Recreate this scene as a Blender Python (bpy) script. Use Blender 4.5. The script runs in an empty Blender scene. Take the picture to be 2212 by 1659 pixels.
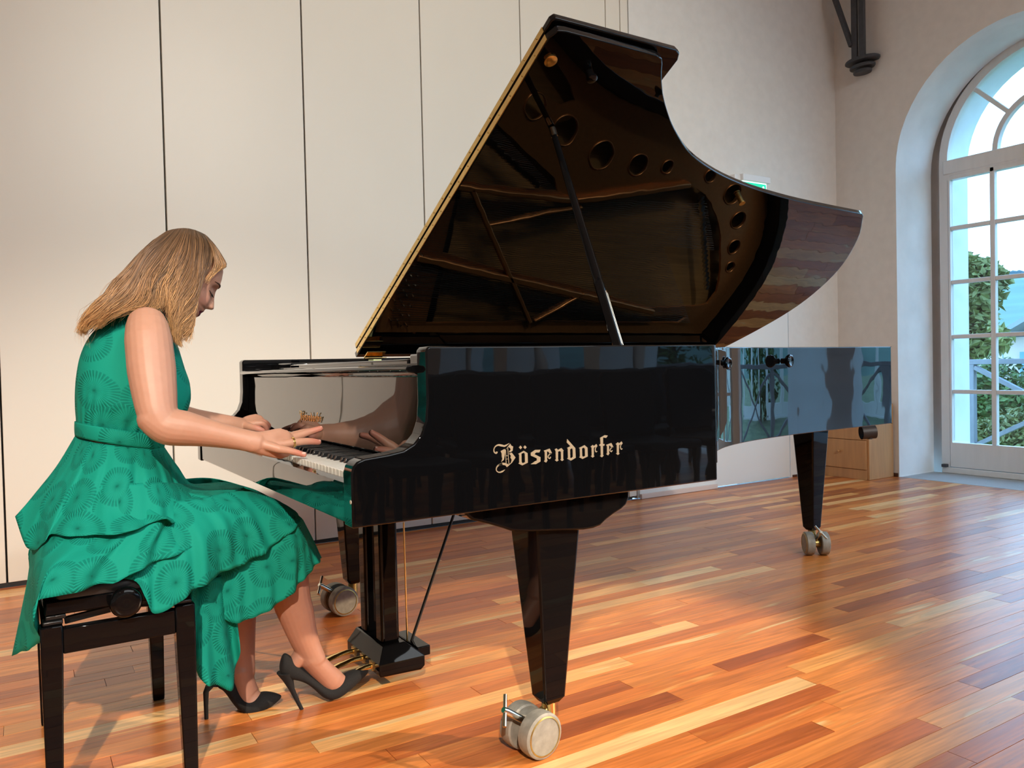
import bpy, bmesh, math, random
from math import sin, cos, pi, radians, atan2, sqrt, exp
from mathutils import Vector, Matrix
random.seed(7)
SC = bpy.context.scene
COL = SC.collection

# ------------------------------------------------------------------ camera
# axes: X along the piano towards its tail, Y from its treble to its bass side, Z up, metres
CAM = Vector((-0.5792, -1.5573, 0.972))
YAW, PITCH, ROLL, FPX = 1.0124, -0.0220, -0.0227, 1717.8
_f = Vector((cos(YAW)*cos(PITCH), sin(YAW)*cos(PITCH), sin(PITCH)))
_r = Vector((sin(YAW), -cos(YAW), 0.0))
_u = _r.cross(_f)
RGT = _r*cos(ROLL) + _u*sin(ROLL)
UPV = _u*cos(ROLL) - _r*sin(ROLL)
cd = bpy.data.cameras.new('camera')
cd.sensor_fit = 'HORIZONTAL'; cd.sensor_width = 36.0; cd.lens = 36.0*FPX/2212.0
cd.clip_start = 0.05; cd.clip_end = 2000
co = bpy.data.objects.new('camera', cd); COL.objects.link(co)
co.matrix_world = Matrix((( RGT.x, UPV.x, -_f.x, CAM.x), (RGT.y, UPV.y, -_f.y, CAM.y), (RGT.z, UPV.z, -_f.z, CAM.z), (0, 0, 0, 1)))
SC.camera = co

def _ray(px, py): return _f + RGT*((px-1106.0)/FPX) - UPV*((py-829.5)/FPX)
def at(px, py, Y):
    "a point measured on the photograph, standing at the given Y, in metres"
    d = _ray(px, py); return CAM + d*((Y-CAM.y)/d.y)
def atx(px, py, X):
    d = _ray(px, py); return CAM + d*((X-CAM.x)/d.x)
def atz(px, py, Z):
    d = _ray(px, py); return CAM + d*((Z-CAM.z)/d.z)
def px_of(P):
    d = Vector(P)-CAM; z = d.dot(_f)
    return 1106+FPX*d.dot(RGT)/z, 829.5-FPX*d.dot(UPV)/z, z

# ------------------------------------------------------------------ world, lights, exposure
wd = bpy.data.worlds.new('sky'); SC.world = wd; wd.use_nodes = True
_nt = wd.node_tree; _nt.nodes.clear()
_bg = _nt.nodes.new('ShaderNodeBackground'); _wo = _nt.nodes.new('ShaderNodeOutputWorld')
_tc = _nt.nodes.new('ShaderNodeTexCoord'); _sx = _nt.nodes.new('ShaderNodeSeparateXYZ'); _cr = _nt.nodes.new('ShaderNodeValToRGB')
_nt.links.new(_tc.outputs['Generated'], _sx.inputs[0]); _nt.links.new(_sx.outputs['Z'], _cr.inputs[0])
_cr.color_ramp.elements[0].color = (0.38, 0.68, 1.0, 1); _cr.color_ramp.elements[1].color = (0.22, 0.52, 1.0, 1)
_nt.links.new(_cr.outputs[0], _bg.inputs[0]); _bg.inputs[1].default_value = 6.3
_nt.links.new(_bg.outputs[0], _wo.inputs[0])
SC.view_settings.view_transform = 'Standard'; SC.view_settings.look = 'None'
SC.view_settings.gamma = 1.0; SC.view_settings.use_curve_mapping = False
SC.view_settings.exposure = 0.0
SC.cycles.use_denoising = True
SC.cycles.max_bounces = 8; SC.cycles.diffuse_bounces = 4; SC.cycles.glossy_bounces = 5
SC.cycles.transmission_bounces = 6; SC.cycles.transparent_max_bounces = 8
SC.cycles.caustics_reflective = False; SC.cycles.caustics_refractive = False
SC.cycles.sample_clamp_indirect = 6.0
try:
    SC.cycles.denoiser = 'OPENIMAGEDENOISE'
except Exception: pass

def spot(name, loc, aim, power, col, size, blend, rad):
    l = bpy.data.lights.new(name, 'SPOT'); l.energy = power; l.color = col
    l.spot_size = radians(size); l.spot_blend = blend; l.shadow_soft_size = rad
    o = bpy.data.objects.new(name, l); COL.objects.link(o); o.location = loc
    o.rotation_euler = (Vector(aim)-Vector(loc)).to_track_quat('-Z', 'Y').to_euler(); return o
def area(name, loc, aim, power, col, sx, sy):
    l = bpy.data.lights.new(name, 'AREA'); l.energy = power; l.color = col; l.shape = 'RECTANGLE'; l.size = sx; l.size_y = sy
    o = bpy.data.objects.new(name, l); COL.objects.link(o); o.location = loc
    o.rotation_euler = (Vector(aim)-Vector(loc)).to_track_quat('-Z', 'Y').to_euler(); return o
WARM = (1.0, 0.90, 0.76)
area('ceiling_fill', (2.0, -6.0, 4.78), (2.0, -6.0, 0), 480, (0.90, 0.97, 1.0), 5.0, 6.0)  # unseen soft fill under the ceiling, added to brighten the hall
spot('stage_spot', (-2.3, -5.0, 4.4), (-0.1, 1.25, 0.0), 2100, (1.0, 0.89, 0.74), 32, 0.75, 0.06)
_s = spot('stage_spot', (4.75, -3.0, 2.6), (0.80, 0.60, 0.0), 1800, (1.0, 0.77, 0.51), 13, 0.5, 0.04); _s.scale = (1.8, 1, 1)
spot('stage_spot', (0.8, -4.6, 4.6), (1.9, 2.8, 1.9), 860, (1.0, 0.97, 0.86), 52, 0.9, 0.08)

# ------------------------------------------------------------------ helpers
def nodes(m): return m.node_tree.nodes, m.node_tree.links
def mat(name, col, rough=0.5, metal=0.0, spec=0.5, ior=1.5, coat=0.0, emit=None, es=1.0, sss=0.0):
    m = bpy.data.materials.new(name); m.use_nodes = True
    b = m.node_tree.nodes['Principled BSDF']
    b.inputs['Base Color'].default_value = (*col, 1); b.inputs['Roughness'].default_value = rough
    b.inputs['Metallic'].default_value = metal; b.inputs['IOR'].default_value = ior
    b.inputs['Specular IOR Level'].default_value = spec; b.inputs['Coat Weight'].default_value = coat
    if emit: b.inputs['Emission Color'].default_value = (*emit, 1); b.inputs['Emission Strength'].default_value = es
    if sss:
        b.inputs['Subsurface Weight'].default_value = sss; b.inputs['Subsurface Radius'].default_value = (0.02, 0.008, 0.004)
        b.inputs['Subsurface Scale'].default_value = 0.5
    return m
def vary(m, scale=(8, 8, 8), amt=0.12, bump=0.0, detail=4, rough=0.0, coord='Position'):
    "procedural noise on colour, relief and gloss of a principled material"
    N, L = nodes(m); b = N['Principled BSDF']
    if coord == 'Position':
        g = N.new('ShaderNodeNewGeometry'); src = g.outputs['Position']
    else:
        g = N.new('ShaderNodeTexCoord'); src = g.outputs[coord]
    mp = N.new('ShaderNodeMapping'); mp.inputs['Scale'].default_value = scale; L.new(src, mp.inputs[0])
    n = N.new('ShaderNodeTexNoise'); n.inputs['Scale'].default_value = 1.0; n.inputs['Detail'].default_value = detail; L.new(mp.outputs[0], n.inputs[0])
    c = b.inputs['Base Color'].default_value[:3]
    r = N.new('ShaderNodeValToRGB'); r.color_ramp.elements[0].position = 0.3; r.color_ramp.elements[1].position = 0.7
    r.color_ramp.elements[0].color = (*[x*(1-amt) for x in c], 1); r.color_ramp.elements[1].color = (*[min(1, x*(1+amt)) for x in c], 1)
    L.new(n.outputs['Fac'], r.inputs[0]); L.new(r.outputs[0], b.inputs['Base Color'])
    if bump:
        bp = N.new('ShaderNodeBump'); bp.inputs['Strength'].default_value = bump; bp.inputs['Distance'].default_value = 0.004
        L.new(n.outputs['Fac'], bp.inputs['Height']); L.new(bp.outputs[0], b.inputs['Normal'])
    if rough:
        mr = N.new('ShaderNodeMapRange'); r0 = b.inputs['Roughness'].default_value
        mr.inputs[3].default_value = max(0, r0-rough); mr.inputs[4].default_value = r0+rough
        L.new(n.outputs['Fac'], mr.inputs[0]); L.new(mr.outputs[0], b.inputs['Roughness'])
    return m

WL = {}   # world origin of every object built
class MB:
    def __init__(s): s.v = []; s.f = []; s.uv = None
    def add(s, v, f):
        k = len(s.v); s.v += [tuple(p) for p in v]; s.f += [tuple(i+k for i in q) for q in f]; return s
    def box(s, a, b):
        x0, y0, z0 = a; x1, y1, z1 = b
        return s.add([(x0,y0,z0),(x1,y0,z0),(x1,y1,z0),(x0,y1,z0),(x0,y0,z1),(x1,y0,z1),(x1,y1,z1),(x0,y1,z1)],
                     [(0,3,2,1),(4,5,6,7),(0,1,5,4),(1,2,6,5),(2,3,7,6),(3,0,4,7)])
    def bar(s, a, b, w, h, up=(0, 0, 1)):
        "a rectangular bar from a to b, w wide, h high"
        a = Vector(a); b = Vector(b); d = (b-a).normalized(); x = d.cross(Vector(up)).normalized(); y = x.cross(d)
        c = [x*(w/2)+y*(h/2), -x*(w/2)+y*(h/2), -x*(w/2)-y*(h/2), x*(w/2)-y*(h/2)]
        return s.add([a+q for q in c]+[b+q for q in c], [(3,2,1,0),(4,5,6,7),(0,1,5,4),(1,2,6,5),(2,3,7,6),(3,0,4,7)])
    def loft(s, rings, cap=True, closed=True):
        n = len(rings[0]); v = [p for r in rings for p in r]; f = []
        m = n if closed else n-1
        for i in range(len(rings)-1):
            for j in range(m):
                f.append((i*n+j, i*n+(j+1) % n, (i+1)*n+(j+1) % n, (i+1)*n+j))
        if cap and closed:
            f.append(tuple(range(n-1, -1, -1))); f.append(tuple((len(rings)-1)*n+j for j in range(n)))
        return s.add(v, f)
    def prism(s, poly, fn, a, b):
        "2-D outline poly carried to 3-D by fn(p, t), extruded from t=a to t=b"
        return s.loft([[fn(p, a) for p in poly], [fn(p, b) for p in poly]])
    def tube(s, path, rad, n=12, cap=True, ring=None):
        P = [Vector(p) for p in path]; R = rad if isinstance(rad, (list, tuple)) else [rad]*len(P)
        rings = []; x = None
        for i, p in enumerate(P):
            d = (P[min(i+1, len(P)-1)]-P[max(i-1, 0)])
            d = d.normalized() if d.length > 1e-9 else Vector((0, 0, 1))
            if x is None:
                x = d.cross(Vector((0.31, 0.2, 0.93)));
                if x.length < 1e-3: x = d.cross(Vector((1, 0, 0)))
            x = (x - d*x.dot(d)).normalized(); y = d.cross(x)
            r = R[i]; ra, rb = r if isinstance(r, (tuple, list)) else (r, r)
            rings.append([p+x*(ra*cos(2*pi*k/n))+y*(rb*sin(2*pi*k/n)) for k in range(n)])
        return s.loft(rings, cap)
    def lathe(s, prof, c, axis, n=24):
        "profile of (radius, height) turned about axis through c"
        c = Vector(c); d = Vector(axis).normalized(); x = d.cross(Vector((0.3, 0.9, 0.2))).normalized(); y = d.cross(x)
        return s.loft([[c+d*h+x*(r*cos(2*pi*k/n))+y*(r*sin(2*pi*k/n)) for k in range(n)] for r, h in prof])
    def ball(s, c, r, n=14, m=9, ax=None):
        c = Vector(c); rx, ry, rz = r if isinstance(r, (tuple, list)) else (r, r, r)
        A = ax or (Vector((1,0,0)), Vector((0,1,0)), Vector((0,0,1)))
        rings = []
        for i in range(m+1):
            t = -pi/2+pi*(i+0.02)/(m+0.04); q = max(cos(t), 0.02)
            rings.append([c+A[0]*(rx*q*cos(2*pi*k/n))+A[1]*(ry*q*sin(2*pi*k/n))+A[2]*(rz*sin(t)) for k in range(n)])
        return s.loft(rings)
    def build(s, name, m, parent=None, smooth=35, bevel=0.0, seg=2, kind=None):
        c = Vector((0, 0, 0))
        if s.v:
            lo = [min(p[i] for p in s.v) for i in range(3)]; hi = [max(p[i] for p in s.v) for i in range(3)]
            c = Vector([(lo[i]+hi[i])/2 for i in range(3)])
        me = bpy.data.meshes.new(name); me.from_pydata([Vector(p)-c for p in s.v], [], s.f)
        return link(name, me, c, m, parent, smooth, bevel, seg, kind)
def link(name, me, c, m, parent=None, smooth=35, bevel=0.0, seg=2, kind=None, fix=True):
    if fix:
        bm = bmesh.new(); bm.from_mesh(me); bmesh.ops.recalc_face_normals(bm, faces=bm.faces); bm.to_mesh(me); bm.free()
    for k in (m if isinstance(m, (list, tuple)) else [m]):
        if k: me.materials.append(k)
    if smooth:
        me.polygons.foreach_set('use_smooth', [True]*len(me.polygons))
        if smooth < 180: me.set_sharp_from_angle(angle=radians(smooth))
    o = bpy.data.objects.new(name, me); COL.objects.link(o); o.location = c
    WL[o] = Vector(c)
    if parent: setpar(o, parent)
    if bevel:
        b = o.modifiers.new('bevel', 'BEVEL'); b.width = bevel; b.segments = seg; b.limit_method = 'ANGLE'; b.angle_limit = radians(40)
    if kind: o['kind'] = kind
    return o
def setpar(o, p):
    o.parent = p; o.matrix_parent_inverse = Matrix.Translation(-WL[p])
def thing(name, loc, label, cat, group=None):
    o = bpy.data.objects.new(name, None); COL.objects.link(o); o.location = loc; WL[o] = Vector(loc); o.empty_display_size = 0.1
    return tag(o, label, cat, group)
def tag(o, label, cat, group=None):
    o['label'] = label; o['category'] = cat
    if group: o['group'] = group
    return o
def struct(o): o['kind'] = 'structure'; return o
def dup(root, loc, label=None):
    "copy a thing with its parts and sub-parts"
    r = root.copy(); COL.objects.link(r); r.location = loc
    if label: r['label'] = label
    for ch in list(root.children):
        c = ch.copy(); COL.objects.link(c); c.parent = r
        for g in ch.children:
            d = g.copy(); COL.objects.link(d); d.parent = c
    return r
def spl(pts, n):
    "catmull-rom through points, n samples"
    P = [Vector(p) for p in pts]; out = []
    if len(P) == 2: return [P[0].lerp(P[1], i/(n-1)) for i in range(n)]
    L = [0.0]
    for i in range(1, len(P)): L.append(L[-1]+max((P[i]-P[i-1]).length, 1e-6))
    for k in range(n):
        t = L[-1]*k/(n-1); i = 0
        while i < len(P)-2 and L[i+1] < t: i += 1
        q = (t-L[i])/(L[i+1]-L[i])
        m0 = (P[i+1]-P[i-1])/(L[i+1]-L[i-1])*(L[i+1]-L[i]) if i > 0 else P[i+1]-P[i]
        m1 = (P[i+2]-P[i])/(L[i+2]-L[i])*(L[i+1]-L[i]) if i < len(P)-2 else P[i+1]-P[i]
        a = 2*q**3-3*q*q+1; b = q**3-2*q*q+q; c = -2*q**3+3*q*q; d = q**3-q*q
        out.append(P[i]*a+m0*b+P[i+1]*c+m1*d)
    return out
def interp(tab, x):
    if x <= tab[0][0]: return tab[0][1]
    for (a, b), (c, d) in zip(tab, tab[1:]):
        if x <= c: return b+(d-b)*(x-a)/(c-a)
    return tab[-1][1]
def curve_fill(name, splines, depth, to3d, m, parent, bevel=0.0):
    "flat outline with holes, filled, given depth and carried to 3-D by to3d(x, y, t)"
    cu = bpy.data.curves.new(name, 'CURVE'); cu.dimensions = '2D'; cu.fill_mode = 'BOTH'; cu.extrude = depth/2; cu.bevel_depth = 0
    for sp_ in splines:
        s_ = cu.splines.new('POLY'); s_.points.add(len(sp_)-1); s_.use_cyclic_u = True
        for i, (x, y) in enumerate(sp_): s_.points[i].co = (x, y, 0, 1)
    t_ = bpy.data.objects.new(name+'_tmp', cu); COL.objects.link(t_)
    dg = bpy.context.evaluated_depsgraph_get(); me = bpy.data.meshes.new_from_object(t_.evaluated_get(dg))
    bpy.data.objects.remove(t_); bpy.data.curves.remove(cu)
    me.materials.clear()
    mb = MB(); mb.v = [tuple(to3d(v.co.x, v.co.y, v.co.z)) for v in me.vertices]; mb.f = [tuple(p.vertices) for p in me.polygons]
    bpy.data.meshes.remove(me)
    return mb.build(name, m, parent, 30, bevel)
# ------------------------------------------------------------------ room
YB, XR, ZC = 2.811, 5.51, 4.85          # back wall, window wall, ceiling
XL, YF = -6.0, -12.4
M_PANEL = vary(mat('panel_paint', (0.80, 0.755, 0.67), 0.42), (1.1, 1.1, 0.5), 0.03, 0.0)
M_PLAST = vary(mat('wall_plaster', (0.78, 0.765, 0.735), 0.85), (14, 14, 14), 0.03, 0.12)
M_REVEAL = vary(mat('reveal_plaster', (0.82, 0.82, 0.81), 0.8), (5, 5, 5), 0.05, 0.25)
M_DARK = mat('joint_black', (0.02, 0.018, 0.017), 0.6)
M_WHITE = vary(mat('white_lacquered_wood', (0.80, 0.80, 0.79), 0.35), (9, 9, 2), 0.03)
M_DOOR = mat('door_paint', (0.80, 0.80, 0.78), 0.45)
M_SILL = mat('pale_sill', (0.72, 0.60, 0.54), 0.4)
M_CEIL = mat('ceiling_paint', (0.72, 0.69, 0.64), 0.9)
M_STEEL = vary(mat('grey_painted_steel', (0.052, 0.057, 0.068), 0.5), (30, 30, 30), 0.15)
M_GRATE = mat('grate_steel', (0.30, 0.33, 0.36), 0.4, 0.7)

# floor: cherry boards 73.5 mm wide running along X
def board_mat(name, attr):
    m = mat(name, (0.4, 0.15, 0.05), 0.3); N, L = nodes(m); b = N['Principled BSDF']
    a = N.new('ShaderNodeAttribute'); a.attribute_name = 'tone'; a.attribute_type = attr
    g = N.new('ShaderNodeNewGeometry')
    cx = N.new('ShaderNodeCombineXYZ'); ml = N.new('ShaderNodeMath'); ml.operation = 'MULTIPLY'; ml.inputs[1].default_value = 53.0
    L.new(a.outputs['Fac'], ml.inputs[0]); L.new(ml.outputs[0], cx.inputs[2]); L.new(ml.outputs[0], cx.inputs[0])
    ad = N.new('ShaderNodeVectorMath'); L.new(g.outputs['Position'], ad.inputs[0]); L.new(cx.outputs[0], ad.inputs[1])
    mp = N.new('ShaderNodeMapping'); mp.inputs['Scale'].default_value = (1.5, 14, 14); L.new(ad.outputs[0], mp.inputs[0])
    n1 = N.new('ShaderNodeTexNoise'); n1.inputs['Scale'].default_value = 1.0; n1.inputs['Detail'].default_value = 3; n1.inputs['Distortion'].default_value = 0.6; L.new(mp.outputs[0], n1.inputs[0])
    # cathedral rings: contour lines of the slow noise
    rg = N.new('ShaderNodeMath'); rg.operation = 'MULTIPLY'; rg.inputs[1].default_value = 26.0; L.new(n1.outputs['Fac'], rg.inputs[0])
    sn = N.new('ShaderNodeMath'); sn.operation = 'SINE'; L.new(rg.outputs[0], sn.inputs[0])
    mp2 = N.new('ShaderNodeMapping'); mp2.inputs['Scale'].default_value = (5, 120, 120); L.new(ad.outputs[0], mp2.inputs[0])
    n2 = N.new('ShaderNodeTexNoise'); n2.inputs['Scale'].default_value = 1.0; n2.inputs['Detail'].default_value = 5; L.new(mp2.outputs[0], n2.inputs[0])
    cr = N.new('ShaderNodeValToRGB'); cr.color_ramp.interpolation = 'LINEAR'
    E = cr.color_ramp.elements
    stops = [(0.0, (0.30, 0.072, 0.020)), (0.22, (0.48, 0.130, 0.030)), (0.5, (0.62, 0.195, 0.045)), (0.74, (0.70, 0.245, 0.060)), (0.86, (0.76, 0.34, 0.10)), (1.0, (0.84, 0.52, 0.23))]
    E[0].position = 0; E[0].color = (*stops[0][1], 1); E[1].position = 1.0; E[1].color = (*stops[-1][1], 1)
    for p, c in stops[1:-1]:
        e = E.new(p); e.color = (*c, 1)
    # sapwood streaks brighten part of a board
    st = N.new('ShaderNodeMapRange'); st.inputs[1].default_value = 0.60; st.inputs[2].default_value = 0.70; st.inputs[3].default_value = 0.0; st.inputs[4].default_value = 0.45; L.new(n1.outputs['Fac'], st.inputs[0])
    tn = N.new('ShaderNodeMath'); tn.use_clamp = True; L.new(a.outputs['Fac'], tn.inputs[0]); L.new(st.outputs[0], tn.inputs[1])
    L.new(tn.outputs[0], cr.inputs[0])
    mr = N.new('ShaderNodeMapRange'); mr.inputs[1].default_value = -1; mr.inputs[2].default_value = 1; mr.inputs[3].default_value = 0.86; mr.inputs[4].default_value = 1.08; L.new(sn.outputs[0], mr.inputs[0])
    mr2 = N.new('ShaderNodeMapRange'); mr2.inputs[1].default_value = 0.3; mr2.inputs[2].default_value = 0.7; mr2.inputs[3].default_value = 0.80; mr2.inputs[4].default_value = 1.16; L.new(n2.outputs['Fac'], mr2.inputs[0])
    mm = N.new('ShaderNodeMath'); mm.operation = 'MULTIPLY'; L.new(mr.outputs[0], mm.inputs[0]); L.new(mr2.outputs[0], mm.inputs[1])
    vm = N.new('ShaderNodeVectorMath'); vm.operation = 'SCALE'; L.new(cr.outputs[0], vm.inputs[0]); L.new(mm.outputs[0], vm.inputs['Scale'])
    L.new(vm.outputs[0], b.inputs['Base Color'])
    rr = N.new('ShaderNodeMapRange'); rr.inputs[3].default_value = 0.24; rr.inputs[4].default_value = 0.36; L.new(n2.outputs['Fac'], rr.inputs[0]); L.new(rr.outputs[0], b.inputs['Roughness'])
    bp = N.new('ShaderNodeBump'); bp.inputs['Strength'].default_value = 0.06; bp.inputs['Distance'].default_value = 0.002; L.new(n2.outputs['Fac'], bp.inputs['Height']); L.new(bp.outputs[0], b.inputs['Normal'])
    return m
M_BOARD = board_mat('cherry_board', 'OBJECT'); M_BOARDS = board_mat('cherry_boards', 'GEOMETRY')
sub = MB().box((XL, YF, -0.10), (XR+0.52, YB+0.1, -0.016))
floor = struct(sub.build('floor', M_DARK, None, 0))
PW = 0.0735; rnd = random.Random(11)
boards = []
row = 0; y = YF
r0 = round((-0.102-YF)/PW); y = -0.102-r0*PW
while y < YB:
    x = XL-rnd.random()*0.8
    while x < XR:
        ln = rnd.choice([0.5, 0.65, 0.8, 1.0, 1.2, 1.5])*rnd.uniform(0.9, 1.1)
        x1 = min(x+ln, XR)
        if x1 > XL: boards.append((max(x, XL), x1, max(y, YF), min(y+PW, YB), rnd.random(), rnd.uniform(0, 0.0006)))
        x = x1
    y += PW
def tone(t):   # most boards mid red-brown, some dark, some pale sapwood
    return 0.02+0.2*t/0.16 if t < 0.16 else (0.26+0.5*(t-0.16)/0.68 if t < 0.84 else 0.80+0.2*(t-0.84)/0.16)
def seen(b):
    s = 0; pts = []
    for X, Y in ((b[0], b[2]), (b[1], b[2]), (b[1], b[3]), (b[0], b[3])):
        d = Vector((X, Y, 0))-CAM
        if d.dot(_f) < 0.3: return 0
        p = px_of((X, Y, 0)); pts.append((min(max(p[0], -60), 2270), min(max(p[1], 0), 1700)))
    for i in range(4): s += pts[i][0]*pts[(i+1) % 4][1]-pts[(i+1) % 4][0]*pts[i][1]
    return abs(s)/2
order = sorted(range(len(boards)), key=lambda i: -seen(boards[i]))
pick = set(order[:300])
bmsh = None; g = 0.0002
mbx = MB(); e_ = 0.0005
def board_geo(x0, x1, y0, y1, z):
    return [(x0+g, y0+g, z-0.016), (x1-g, y0+g, z-0.016), (x1-g, y1-g, z-0.016), (x0+g, y1-g, z-0.016),
            (x0+g+e_, y0+g+e_, z), (x1-g-e_, y0+g+e_, z), (x1-g-e_, y1-g-e_, z), (x0+g+e_, y1-g-e_, z)]
BF = [(4,5,6,7), (0,1,5,4), (1,2,6,5), (2,3,7,6), (3,0,4,7)]
unit = bpy.data.meshes.new('board'); unit.from_pydata([((X-0.5), (Y-0.5)*PW, Z) for X, Y, Z in
    [(0,0.003,-0.016),(1,0.003,-0.016),(1,0.997,-0.016),(0,0.997,-0.016),(0.0006,0.010,0),(0.9994,0.010,0),(0.9994,0.990,0),(0.0006,0.990,0)]], [], BF)
unit.materials.append(M_BOARD)
tones = []
for i, (x0, x1, y0, y1, t, dz) in enumerate(boards):
    if i in pick:
        o = bpy.data.objects.new('board', unit); COL.objects.link(o)
        o.location = ((x0+x1)/2, (y0+y1)/2, -dz); o.scale = (x1-x0-0.0004, (y1-y0)/PW, 1)
        o['tone'] = tone(t); WL[o] = Vector(o.location); setpar(o, floor)
    else:
        mbx.add(board_geo(x0, x1, y0, y1, -dz), BF); tones += [tone(t)]*5
me = bpy.data.meshes.new('boards'); me.from_pydata(mbx.v, [], mbx.f)
at_ = me.attributes.new('tone', 'FLOAT', 'FACE'); at_.data.foreach_set('value', tones)
me.materials.append(M_BOARDS)
o = bpy.data.objects.new('boards', me); COL.objects.link(o); WL[o] = Vector((0, 0, 0)); setpar(o, floor); o['kind'] = 'stuff'

# back wall: white partition panels on the left, plaster with double doors on the right
wb = struct(MB().box((XL, YB+0.045, 0), (3.2, YB+0.2, ZC)).build('wall_back', M_DARK, None, 0))
seams = [-6.0, -5.02, -4.29, -3.56, -2.83, -2.10, -1.37, -0.638, 0.099, 0.827, 1.553, 2.273, 2.985, 3.116, 3.19]
for a, b in zip(seams, seams[1:]):
    MB().box((a+0.004, YB, 0.021), (b-0.004, YB+0.045, ZC)).build('panel', M_PANEL, wb, 30, 0.002)
struct(MB().box((XL, YB+0.006, 0), (3.15, YB+0.04, 0.021)).build('baseboard_back', M_DARK, None, 0))
wbr = struct(curve_fill('wall_back', [[(3.195, 0), (3.195, ZC), (XR+0.8, ZC), (XR+0.8, 0), (4.86, 0), (4.86, 2.12), (3.20, 2.12), (3.20, 0)]], 0.3,
             lambda x, y, t: (x, YB+0.15+t, y), M_PLAST, None))
d1 = struct(MB().box((3.205, YB-0.012, 0.004), (3.972, YB+0.03, 2.115)).build('door_1', M_DOOR, None, 30, 0.003))
MB().box((3.205, YB-0.034, 0.0), (3.972, YB-0.0125, 0.035)).build('door_sill', M_SILL, d1, 30, 0.002)
d2 = struct(MB().box((3.984, YB+0.002, 0.006), (4.853, YB+0.04, 2.115)).build('door_2', M_DOOR, None, 30, 0.002))
struct(MB().box((4.88, YB-0.012, 0.0), (5.14, YB-0.0005, 0.018)).box((5.5, 2.27, 0), (5.509, YB, 0.03)).build('baseboard_right', mat('dark_skirting', (0.09, 0.035, 0.02), 0.5), None, 0))

# window wall with a row of arched french windows
WC, WPITCH, NW = 1.36, 2.19, 6
def arch(cy, hw, zb, zs, n=28, top=None):
    return [(cy-hw, zb)]+[(cy-hw*cos(pi*i/n), zs+(top or hw)*sin(pi*i/n)) for i in range(n+1)]+[(cy+hw, zb)]
outer = [(YF, -0.02), (YB+0.2, -0.02), (YB+0.2, ZC), (YF, ZC)]
holes_i = [arch(WC-WPITCH*k, 0.902, 0.0, 2.49) for k in range(NW)]
holes_o = [arch(WC-WPITCH*k, 0.775, 0.02, 2.57) for k in range(NW)]
wr = struct(curve_fill('wall_right', [outer]+holes_i, 0.50, lambda x, y, t: (XR+0.25+t, x, y), M_REVEAL, None))
wr.data.materials.clear(); wr.data.materials.append(M_PLAST); wr.data.materials.append(M_REVEAL)
for p in wr.data.polygons: p.material_index = 0 if abs(p.normal.x) > 0.7 else 1
M_OUT = vary(mat('outside_render', (0.80, 0.82, 0.82), 0.85), (6, 6, 6), 0.04)
wo = struct(curve_fill('wall_right', [outer]+holes_o, 0.26, lambda x, y, t: (XR+0.70+t, x, y), M_OUT, None))
M_GLASS = bpy.data.materials.new('window_glass'); M_GLASS.use_nodes = True
N, L = nodes(M_GLASS); N.clear()
_o = N.new('ShaderNodeOutputMaterial'); _mx = N.new('ShaderNodeMixShader'); _t = N.new('ShaderNodeBsdfTransparent'); _g = N.new('ShaderNodeBsdfGlossy'); _fr = N.new('ShaderNodeLayerWeight')
_p = N.new('ShaderNodeMath'); _p.operation = 'POWER'; _p.inputs[1].default_value = 5.0; _q = N.new('ShaderNodeMapRange'); _q.inputs[3].default_value = 0.03; _q.inputs[4].default_value = 0.6
_fr.inputs[0].default_value = 0.5; L.new(_fr.outputs['Facing'], _p.inputs[0]); L.new(_p.outputs[0], _q.inputs[0])
_g.inputs['Roughness'].default_value = 0.02; _t.inputs[0].default_value = (0.96, 0.99, 0.985, 1)
L.new(_q.outputs[0], _mx.inputs[0]); L.new(_t.outputs[0], _mx.inputs[1]); L.new(_g.outputs[0], _mx.inputs[2]); L.new(_mx.outputs[0], _o.inputs[0])
XW = XR+0.54
ZB = [0.257, 0.68, 1.135, 1.585, 2.03, 2.465]
M_FRAME = vary(mat('window_paint', (0.80, 0.80, 0.78), 0.4), (20, 20, 3), 0.03)
win0 = None
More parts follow.
